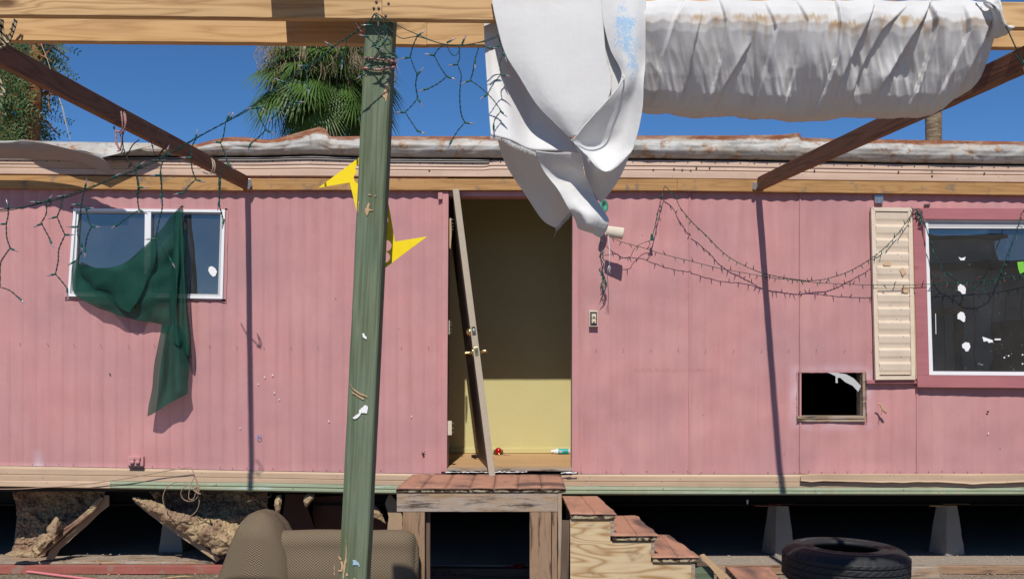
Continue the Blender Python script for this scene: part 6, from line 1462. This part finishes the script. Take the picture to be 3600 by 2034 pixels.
def scrap(name, label, cat, pts, reg, z, th, mat, jit=1.2):
    q = P(reg, pts); o2 = []
    for (a, b, *_), (c, d, *_) in zip(q, q[1:]+[q[0]]):
        for k in range(4): o2.append((lerp(a, c, k/4)+ru(-jit, jit), lerp(b, d, k/4)+ru(-jit, jit)))
    m = MB(); m.pp(o2, z, th); return tag(m.build(name, mat, bevel=.001), label, cat)
def tuft(name, label, rows, reg, z, mat='insul', amp=.02, seed=1, nu=36):
    o = fluffy(name, [[(x, y, z-(.03 if 0 < i < len(rows)-1 and 0 < j < len(r)-1 else 0)) for j, (x, y) in enumerate(r)] for i, r in enumerate(rows)], reg, nu, nu, amp, None, seed); return tag(o, label, 'insulation scrap')
tuft('insulation_scrap', 'pale ragged scrap hanging under the trim above the sofa back', [[(1085, 530), (1120, 528), (1165, 535)], [(1055, 580), (1110, 570), (1162, 575)], [(1060, 625), (1095, 620), (1130, 610)], [(1078, 662), (1085, 660), (1095, 650)]], 'e', 7.03)
tuft('insulation_scrap', 'narrow pale ragged strip hanging just right of the sofa arm top', [[(780, 545), (805, 540), (828, 545)], [(765, 610), (795, 605), (828, 600)], [(768, 670), (795, 670), (822, 670)], [(782, 735), (792, 740), (800, 738)]], 'e', 7.03, seed=4)
tuft('insulation_scrap', 'lumpy tan bundle under the home right of the green post', [[(1690, 650), (1740, 632), (1800, 660), (1830, 700)], [(1668, 700), (1730, 700), (1800, 720), (1850, 760)], [(1665, 745), (1720, 760), (1790, 770), (1870, 810)], [(1690, 772), (1740, 780), (1790, 775), (1885, 828)]], 'e', 7.12, seed=6)
scrap('leaning_panel', 'brown bent panel standing under the trim at the left end of the landing', 'panel', [(1900, 545), (1930, 540), (1975, 585), (2010, 640), (2045, 760), (2045, 905), (1895, 905), (1905, 760), (1872, 620)], 'e', 7.10, .02, MT['panelboard'])
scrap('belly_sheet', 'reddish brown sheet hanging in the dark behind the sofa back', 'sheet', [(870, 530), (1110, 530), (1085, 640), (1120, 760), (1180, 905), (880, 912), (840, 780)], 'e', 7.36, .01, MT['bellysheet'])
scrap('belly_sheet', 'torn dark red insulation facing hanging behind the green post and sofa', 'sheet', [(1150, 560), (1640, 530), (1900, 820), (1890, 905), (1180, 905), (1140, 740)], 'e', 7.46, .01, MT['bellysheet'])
scrap('hanging_rag', 'small pale rag hanging under the green trim left of the first pier', 'rag', [(1655, 505), (1672, 503), (1672, 530), (1662, 543), (1655, 538)], 'c', 7.05, .006, MT['foam'], .5)
# debris
def litter(name, label, cat, px, py, parts, z0=.0):
    z = (CH-z0)*F/(py-CY); c = at(px, py, z); m = MB()
    for (dx_, dy_, dz_, r) in parts:
        m.lathe([(.0001+r*math.sin(a)*(1+.35*nz((a*3, px, dx_*90))), -r*math.cos(a)*.7) for a in [math.pi*i/7 for i in range(8)]], (c.x+dx_, c.y+dy_, z0+dz_+r*.6), 9)
    return c, m
c, m = litter('x', '', '', 1800, 2016, [(-.06, 0, 0, .03), (-.02, .01, .01, .035), (.03, 0, .01, .04), (.06, .01, .04, .03)]); 
for v in m.v: v += Vector((nz(v*30), nz(v*30, 1, 2), nz(v*30, 1, 4)))*.02
tag(m.build('red_rag', MT['redtip']), 'crumpled dull red and cream rag on the ground under the landing', 'rag')
c, m = litter('x', '', '', 1570, 2026, [(0, 0, 0, .001)]); m = MB()
for k in range(26): 
    a = Vector((c.x+ru(-.09, .09), c.y+ru(-.05, .05), .005)); m.tube([a, a+Vector((ru(-.04, .04), ru(-.02, .02), ru(.01, .04))), a+Vector((ru(-.07, .07), ru(-.02, .02), ru(0, .03)))], .0012, 4)
tag(m.build('wire_scraps', MT['steel']), 'tangle of thin pale wire scraps on the ground under the landing', 'wire')
# grass and dry litter on the ground, bottom left
m = MB()
for k in range(2600):
    px, py = ru(-40, 350), ru(2008, 2050)
    if rnd() < .25: px = ru(560, 760); py = ru(2012, 2036)
    z = 1.5*F/(py-CY); c = at(px, py, z); l = ru(.01, .035); a = ru(0, 6.28); t_ = ru(.2, 1.0)
    d = Vector((math.cos(a)*t_, math.sin(a)*t_, 1-t_*.8))*l; w = Vector((-math.sin(a), math.cos(a), 0))*.0014
    m.add([(c.x-w.x, c.y-w.y, .002), (c.x+w.x, c.y+w.y, .002), Vector((c.x, c.y, .002))+d], [(0, 1, 2)])
tag(m.build('dry_grass', MT['grass']), kind='stuff')
m = MB()
for k in range(420):
    px, py = random.choice([(ru(0, 780), ru(2010, 2040)), (ru(0, 770), ru(1955, 1985)), (ru(3180, 3600), ru(2012, 2040)), (ru(3180, 3600), ru(1950, 1980)), (ru(2480, 2750), ru(1950, 1980))])
    z0 = .056 if py < 1990 else 0; z = (CH-z0)*F/(py-CY); c = at(px, py, z); c.z = z0 if py > 1990 else (.075 if px < 780 else .056); r = ru(.002, .009)
    m.lathe([(.0001+r*math.sin(a)*ru(.8, 1.2), -r*.6*math.cos(a)) for a in [math.pi*i/4 for i in range(5)]], (c.x, c.y, c.z+r*.3), 5, random.choice([0, 0, 1]), None, False)
tag(m.build('gravel', [MT['concrete'], MT['chipw']]), kind='stuff')
m = MB(); q = [(-60, 1988), (0, 2000), (100, 2008), (200, 2020), (300, 2032), (420, 2046)]
m.tube(cr([at(x, y, 1.482*F/(y-CY)) for x, y in q], 60), .0088, 10); tag(m.build('pink_hose', MT['pinkhose']), 'pink hose lying on the ground at the bottom left corner', 'hose')
m = MB(); z = 1.49*F/(2027-CY); m.tube([at(x, y, z) for x, y in P('d', [(1610, 1378), (1700, 1372), (1800, 1360), (1870, 1355), (1960, 1362)])], [.002, .004, .005, .004, .001], 6)
tag(m.build('dry_stick', MT['chipw']), 'pale dry stick on the ground left of the sofa arm', 'stick')
# cable loops
m = MB(); zc_ = 6.93
m.tube(cr([at(x, y, zc_+.01*nz((x*.01, 0, 0))) for x, y in P('d', [(-60, 480), (100, 480), (250, 476), (450, 462), (640, 452), (860, 430), (1100, 398), (1300, 368), (1500, 330), (1700, 292), (1850, 270), (1905, 262), (1930, 275), (1950, 320), (1966, 362), (1985, 420), (2000, 480)])], 120), .0034, 6)
tag(m.build('tan_cable', MT['tan']), 'tan cable running along the lower trim at left down to a coil', 'cable')
m = MB()
def loop(cx_, cy_, rx, ry, z, ph=0, n=60, sk=0): return [at(*P('d', [(cx_+rx*math.cos(2*math.pi*k/n+ph)+sk*math.sin(2*math.pi*k/n), cy_+ry*math.sin(2*math.pi*k/n+ph))])[0], z+.012*math.sin(2*math.pi*k/n)) for k in range(n+1)]
m.tube(loop(1822, 590, 182, 182, 6.92, 0, sk=14), .003, 6); m.tube(loop(1908, 525, 88, 78, 6.90), .003, 6)
m.tube(cr([at(*P('d', [p_])[0], 6.89) for p_ in [(1965, 360), (1935, 400), (1905, 500), (1900, 570), (1925, 585), (1955, 560), (1985, 440), (1962, 362)]], 50), .003, 6)
m.tube(cr([at(*P('d', [p_])[0], 6.88) for p_ in [(1985, 435), (2005, 480), (1990, 515), (1945, 480), (2005, 455), (1975, 510), (2020, 530)]], 40), .0045, 6)
tag(m.build('cable_coil', MT['tan']), 'looped coil of tan cable dangling below the green trim above the fallen panel', 'cable')
m = MB(); m.tube(cr([at(*p_, 7.03) for p_ in P('e', [(480, 608), (540, 588), (600, 570), (660, 552), (715, 560), (722, 525)])], 24), .002, 5)
tag(m.build('bent_wire', MT['tan']), 'thin bent wire poking out beneath the trim above the sofa arm', 'wire')

# ================================================================== TREES BEHIND THE HOME
def fan(mb, mi, c, dirv, size, n=26, spread=2.2, droop=.5, curl=.3):
    d = Vector(dirv).normalized(); side = d.cross(Vector((0, 0, 1))); side = side.normalized() if side.length > .1 else Vector((1, 0, 0)); up = side.cross(d)
    tw = ru(-.5, .5); side, up = side*math.cos(tw)+up*math.sin(tw), up*math.cos(tw)-side*math.sin(tw)
    for k in range(n):
        a = -spread+2*spread*k/(n-1); bd = (d*math.cos(a)+side*math.sin(a)).normalized(); l = size*(.82+.18*math.cos(a))*ru(.9, 1.05)
        w = side*math.cos(a)-d*math.sin(a); hw = size*.026; v = []
        for t in (0, .35, .6, .82, 1.0):
            p = c+bd*l*t+up*(curl*.25*l*math.sin(t*math.pi)*.5)+Vector((0, 0, -droop*l*t*t*.9)); ww = hw*(.35+1.4*t if t < .5 else 1.9*(1-t)+.06)
            v += [p-w*ww, p+w*ww+up*ww*.5]
        mb.add(v, [(0, 1, 3, 2), (2, 3, 5, 4), (4, 5, 7, 6), (6, 7, 9, 8)], mi, False)
pz = 15.0; pc = at(1150, 265, pz)
palm = thing('fan_palm', 'fan palm with green fronds and dry brown skirt rising behind the roof', 'palm tree', (pc.x, pc.y, 0))
m = MB(); q = [Vector((pc.x+.12*math.sin(i*.6)*.3, pc.y, i*.55)) for i in range(11)]; q.append(pc.copy()); m.tube(q, [.20]*12, 14); m.build('trunk', MT['bark'], palm)
cr_ = MB(); stems = MB(); dd = MB()
random.seed(5)
for k in range(120):
    a = ru(0, 6.283); el = math.radians(random.choice([ru(-62, -10), ru(-35, 35), ru(20, 85)])); d = Vector((math.cos(a)*math.cos(el), math.sin(a)*math.cos(el), math.sin(el)))
    l = ru(.42, .88); c = pc+Vector((d.x*l*.95, d.y*l, d.z*l*.88)); c.z -= .22*l*l
    stems.tube([pc+d*.05, pc+d*l*.5+Vector((0, 0, .04)), c], [.015, .012, .009], 4, 0, False)
    fan(cr_, 0, c, d+Vector((0, 0, -.65+.25*rnd())), ru(.42, .60), 24, ru(1.5, 2.3), ru(.25, .7))
for k in range(20):
    a = ru(0, 6.283); d = Vector((math.cos(a), math.sin(a), 0)); sidek = ru(-.3, 1.0)
    c = pc+Vector((d.x*ru(.5, .98)-.08, d.y*ru(.5, .95), ru(-.1, .85)))
    fan(dd, 0, c, d*.25+Vector((ru(-.25, .25), ru(-.3, .3), -1)), ru(.25, .42), 12, ru(.2, .55), ru(-.1, .3), 1.0)
for k in range(700):                              # hanging dry threads and flower stalks
    a = ru(0, 6.283); r = ru(.55, 1.05); c = pc+Vector((math.cos(a)*r, math.sin(a)*r, ru(-.1, .75))); l = ru(.15, .45)
    dd.tube([c, c+Vector((ru(-.06, .06), ru(-.06, .06), -l*.5)), c+Vector((ru(-.1, .1), ru(-.1, .1), -l))], [.005, .006, .002], 3, 0, False)
cr_.build('fronds', MT['palm'], palm); stems.build('frond_stems', MT['palm'], palm); dd.build('dry_fronds', MT['dead'], palm)
pt = at(3282, 400, 19); t2 = thing('palm_trunk', 'bare ringed palm trunk rising above the roof near the right rafter', 'palm tree', (pt.x, pt.y, 0))
m = MB(); q = []; rr = []
for i in range(120):
    z = i*.1; q.append(Vector((pt.x+.02*nz((z, 0, 0)), pt.y, z))); rr.append(.148+.006*(i % 2)+.006*nz((z*3, 1, 1)))
m.tube(q, rr, 18); m.build('trunk', MT['bark'], t2)
m = MB(); tp_ = q[-1]
for k in range(60):
    a = ru(0, 6.283); el = math.radians(ru(-50, 80)); d = Vector((math.cos(a)*math.cos(el), math.sin(a)*math.cos(el), math.sin(el))); fan(m, 0, tp_+d*.8, d+Vector((0, 0, -.5)), .6, 18, 2.0, .4)
m.build('crown', MT['palm'], t2)
# feathery tree at left
fz = 15.0; ft = at(118, 300, fz); fe = thing('feathery_tree', 'feathery green tree with orange brown trunk at the top left behind the home', 'tree', (ft.x-.4, ft.y, 0))
m = MB(); a0, a1 = at(96, 700, fz), at(136, 60, fz); m.tube([Vector((a0.x-.05, fz, 0)), a0, a0.lerp(a1, .5)+Vector((.02, 0, 0)), a1, a1+(a1-a0)*.5], [.15, .115, .105, .10, .07], 12); m.build('trunk', MT['pole'], fe)
random.seed(9); lf = MB(); tw_ = MB()
def sprig(c, d, l):
    n = int(l/.034); p = Vector(c); d = Vector(d).normalized(); pts = [p.copy()]
    for i in range(n):
        d = (d+Vector((ru(-.12, .12), ru(-.12, .12), -.05))).normalized(); p = p+d*.034; pts.append(p.copy())
        if i % 2 == 0:
            for s in (-1, 1):
                w = (d.cross(Vector((ru(-.4, .4), 1, ru(-.4, .4)))).normalized()*s+d*.7+Vector((0, 0, -.2))).normalized(); ll = ru(.05, .10)
                t = d.cross(w).normalized().cross(w)*.011
                lf.add([p, p+w*ll*.5+t, p+w*ll, p+w*ll*.5-t], [(0, 1, 2, 3)], 0, False)
    if len(pts) > 2: tw_.tube(pts[::2] if len(pts) > 4 else pts, .003, 3, 0, False)
for k in range(1500):
    px = -60+250*(rnd()**1.7); py = ru(60, 520)
    if px > 150 and 260 < py < 330 and rnd() < .5: continue
    lim = 205 if py < 330 else 165
    if px > lim-30 and rnd() < .7: continue
    if px < 100 and py > 230 or rnd() < .62:
        c = at(px, py, fz+(ru(.15, 1.6) if px > 60 else ru(-.9, 1.2))); sprig(c, (ru(-.5, 1.0), ru(-.5, .5), ru(-1.0, .35)), ru(.25, .55))
for s in range(7):
    c = at(110, ru(120, 420), fz); tw_.tube([c, c+Vector((ru(.1, .3), ru(-.3, .3), ru(-.1, .3))), c+Vector((ru(.2, .5), ru(-.4, .4), ru(-.4, .2)))], [.03, .018, .008], 5)
    c = at(100, ru(120, 420), fz); tw_.tube([c, c+Vector((-ru(.2, .4), ru(-.3, .3), ru(-.1, .4))), c+Vector((-ru(.5, .9), ru(-.4, .4), ru(-.1, .4)))], [.04, .022, .008], 5)
lf.build('leaves', MT['feather'], fe); tw_.build('twigs', MT['pole'], fe)

# ================================================================== WHAT STANDS BEHIND THE CAMERA (seen mirrored in the panes)
nb = thing('neighbour_home', 'low dark neighbouring home across the yard, mirrored in the big window', 'house', (9, -7, 0))
m = MB(); m.box(5.3, 15, -10, -6, 0, 3.35); m.box(7.6, 9.6, -10, -6.2, 3.35, 3.95); m.build('wall', plain('pale_siding', (.45, .45, .42), .8), nb)
m = MB(); m.box(5.0, 15.3, -10.3, -5.7, 3.35, 3.47); m.box(7.5, 9.7, -10.2, -6.0, 3.95, 4.03); m.build('roof', MT['darkwood'], nb)
for x in [5.5+i*.3 for i in range(30)]:
    m = MB(); m.box(x, x+.02, -6.02, -5.99, 0, 2.85); m.build('batten', MT['darkwood'], nb)
m = MB(); m.box(6.4, 7.6, -6.04, -5.98, 1.2, 2.3); m.build('window', MT['black'], nb)
m = MB(); m.box(9.4, 10.3, -6.05, -5.98, 0.2, 2.3); m.build('door', MT['darkwood'], nb)
m = MB(); m.hexa([(5.0, -4.0, 1.7), (8.6, -5.4, 2.5), (8.6, -5.3, 2.5), (5.0, -3.9, 1.7), (5.0, -4.0, 1.85), (8.6, -5.4, 2.65), (8.6, -5.3, 2.65), (5.0, -3.9, 1.85)]); m.build('awning_rail', MT['beam'], nb)
for x, y, h in ((5.4, -4.1, 1.75), (7.2, -4.9, 2.2), (8.5, -5.35, 2.5)):
    m = MB(); m.box(x-.05, x+.05, y-.05, y+.05, 0, h); m.build('awning_post', MT['darkwood'], nb)
def leafy(name, label, x, y, h, r, n, seed):
    random.seed(seed); t = thing(name, label, 'tree', (x, y, 0)); m = MB(); m.tube([(x, y, 0), (x+.1, y, h*.35), (x, y+.1, h*.65)], [.16, .12, .06], 8); m.build('trunk', MT['bark'], t); m = MB()
    g = []
    for i in range(30):
        th = math.pi*i/29; g.append([Vector((x, y, h*.68))+Vector((math.sin(th)*math.cos(a), math.sin(th)*math.sin(a), math.cos(th)*.85))*r*(.78+.45*nz((math.sin(th)*math.cos(a)*2, math.sin(th)*math.sin(a)*2, math.cos(th)*2+seed))) for a in [2*math.pi*k/40 for k in range(41)]])
    m.grid(g)
    cl = [(Vector((ru(-1, 1), ru(-1, 1), ru(-.7, 1)))*r*.62, r*ru(.25, .5)) for _ in range(22)]
    for k in range(n):
        c, cr0 = random.choice(cl); p = Vector((x, y, h*.68))+c+Vector((random.gauss(0, .5), random.gauss(0, .5), random.gauss(0, .42)))*cr0
        a = Vector((ru(-1, 1), ru(-1, 1), ru(-1, 1))).normalized()*.035; b = a.cross(Vector((ru(-1, 1), ru(-1, 1), ru(-1, 1)))).normalized()*.03; m.add([p-a, p-b, p+a, p+b], [(0, 1, 2, 3)], 0, False)
    m.build('crown', MT['leaf'], t)
leafy('yard_tree', 'leafy dark tree across the yard left of the neighbouring home, mirrored in the big window', 4.6, -6.5, 3.6, 1.9, 40000, 3)
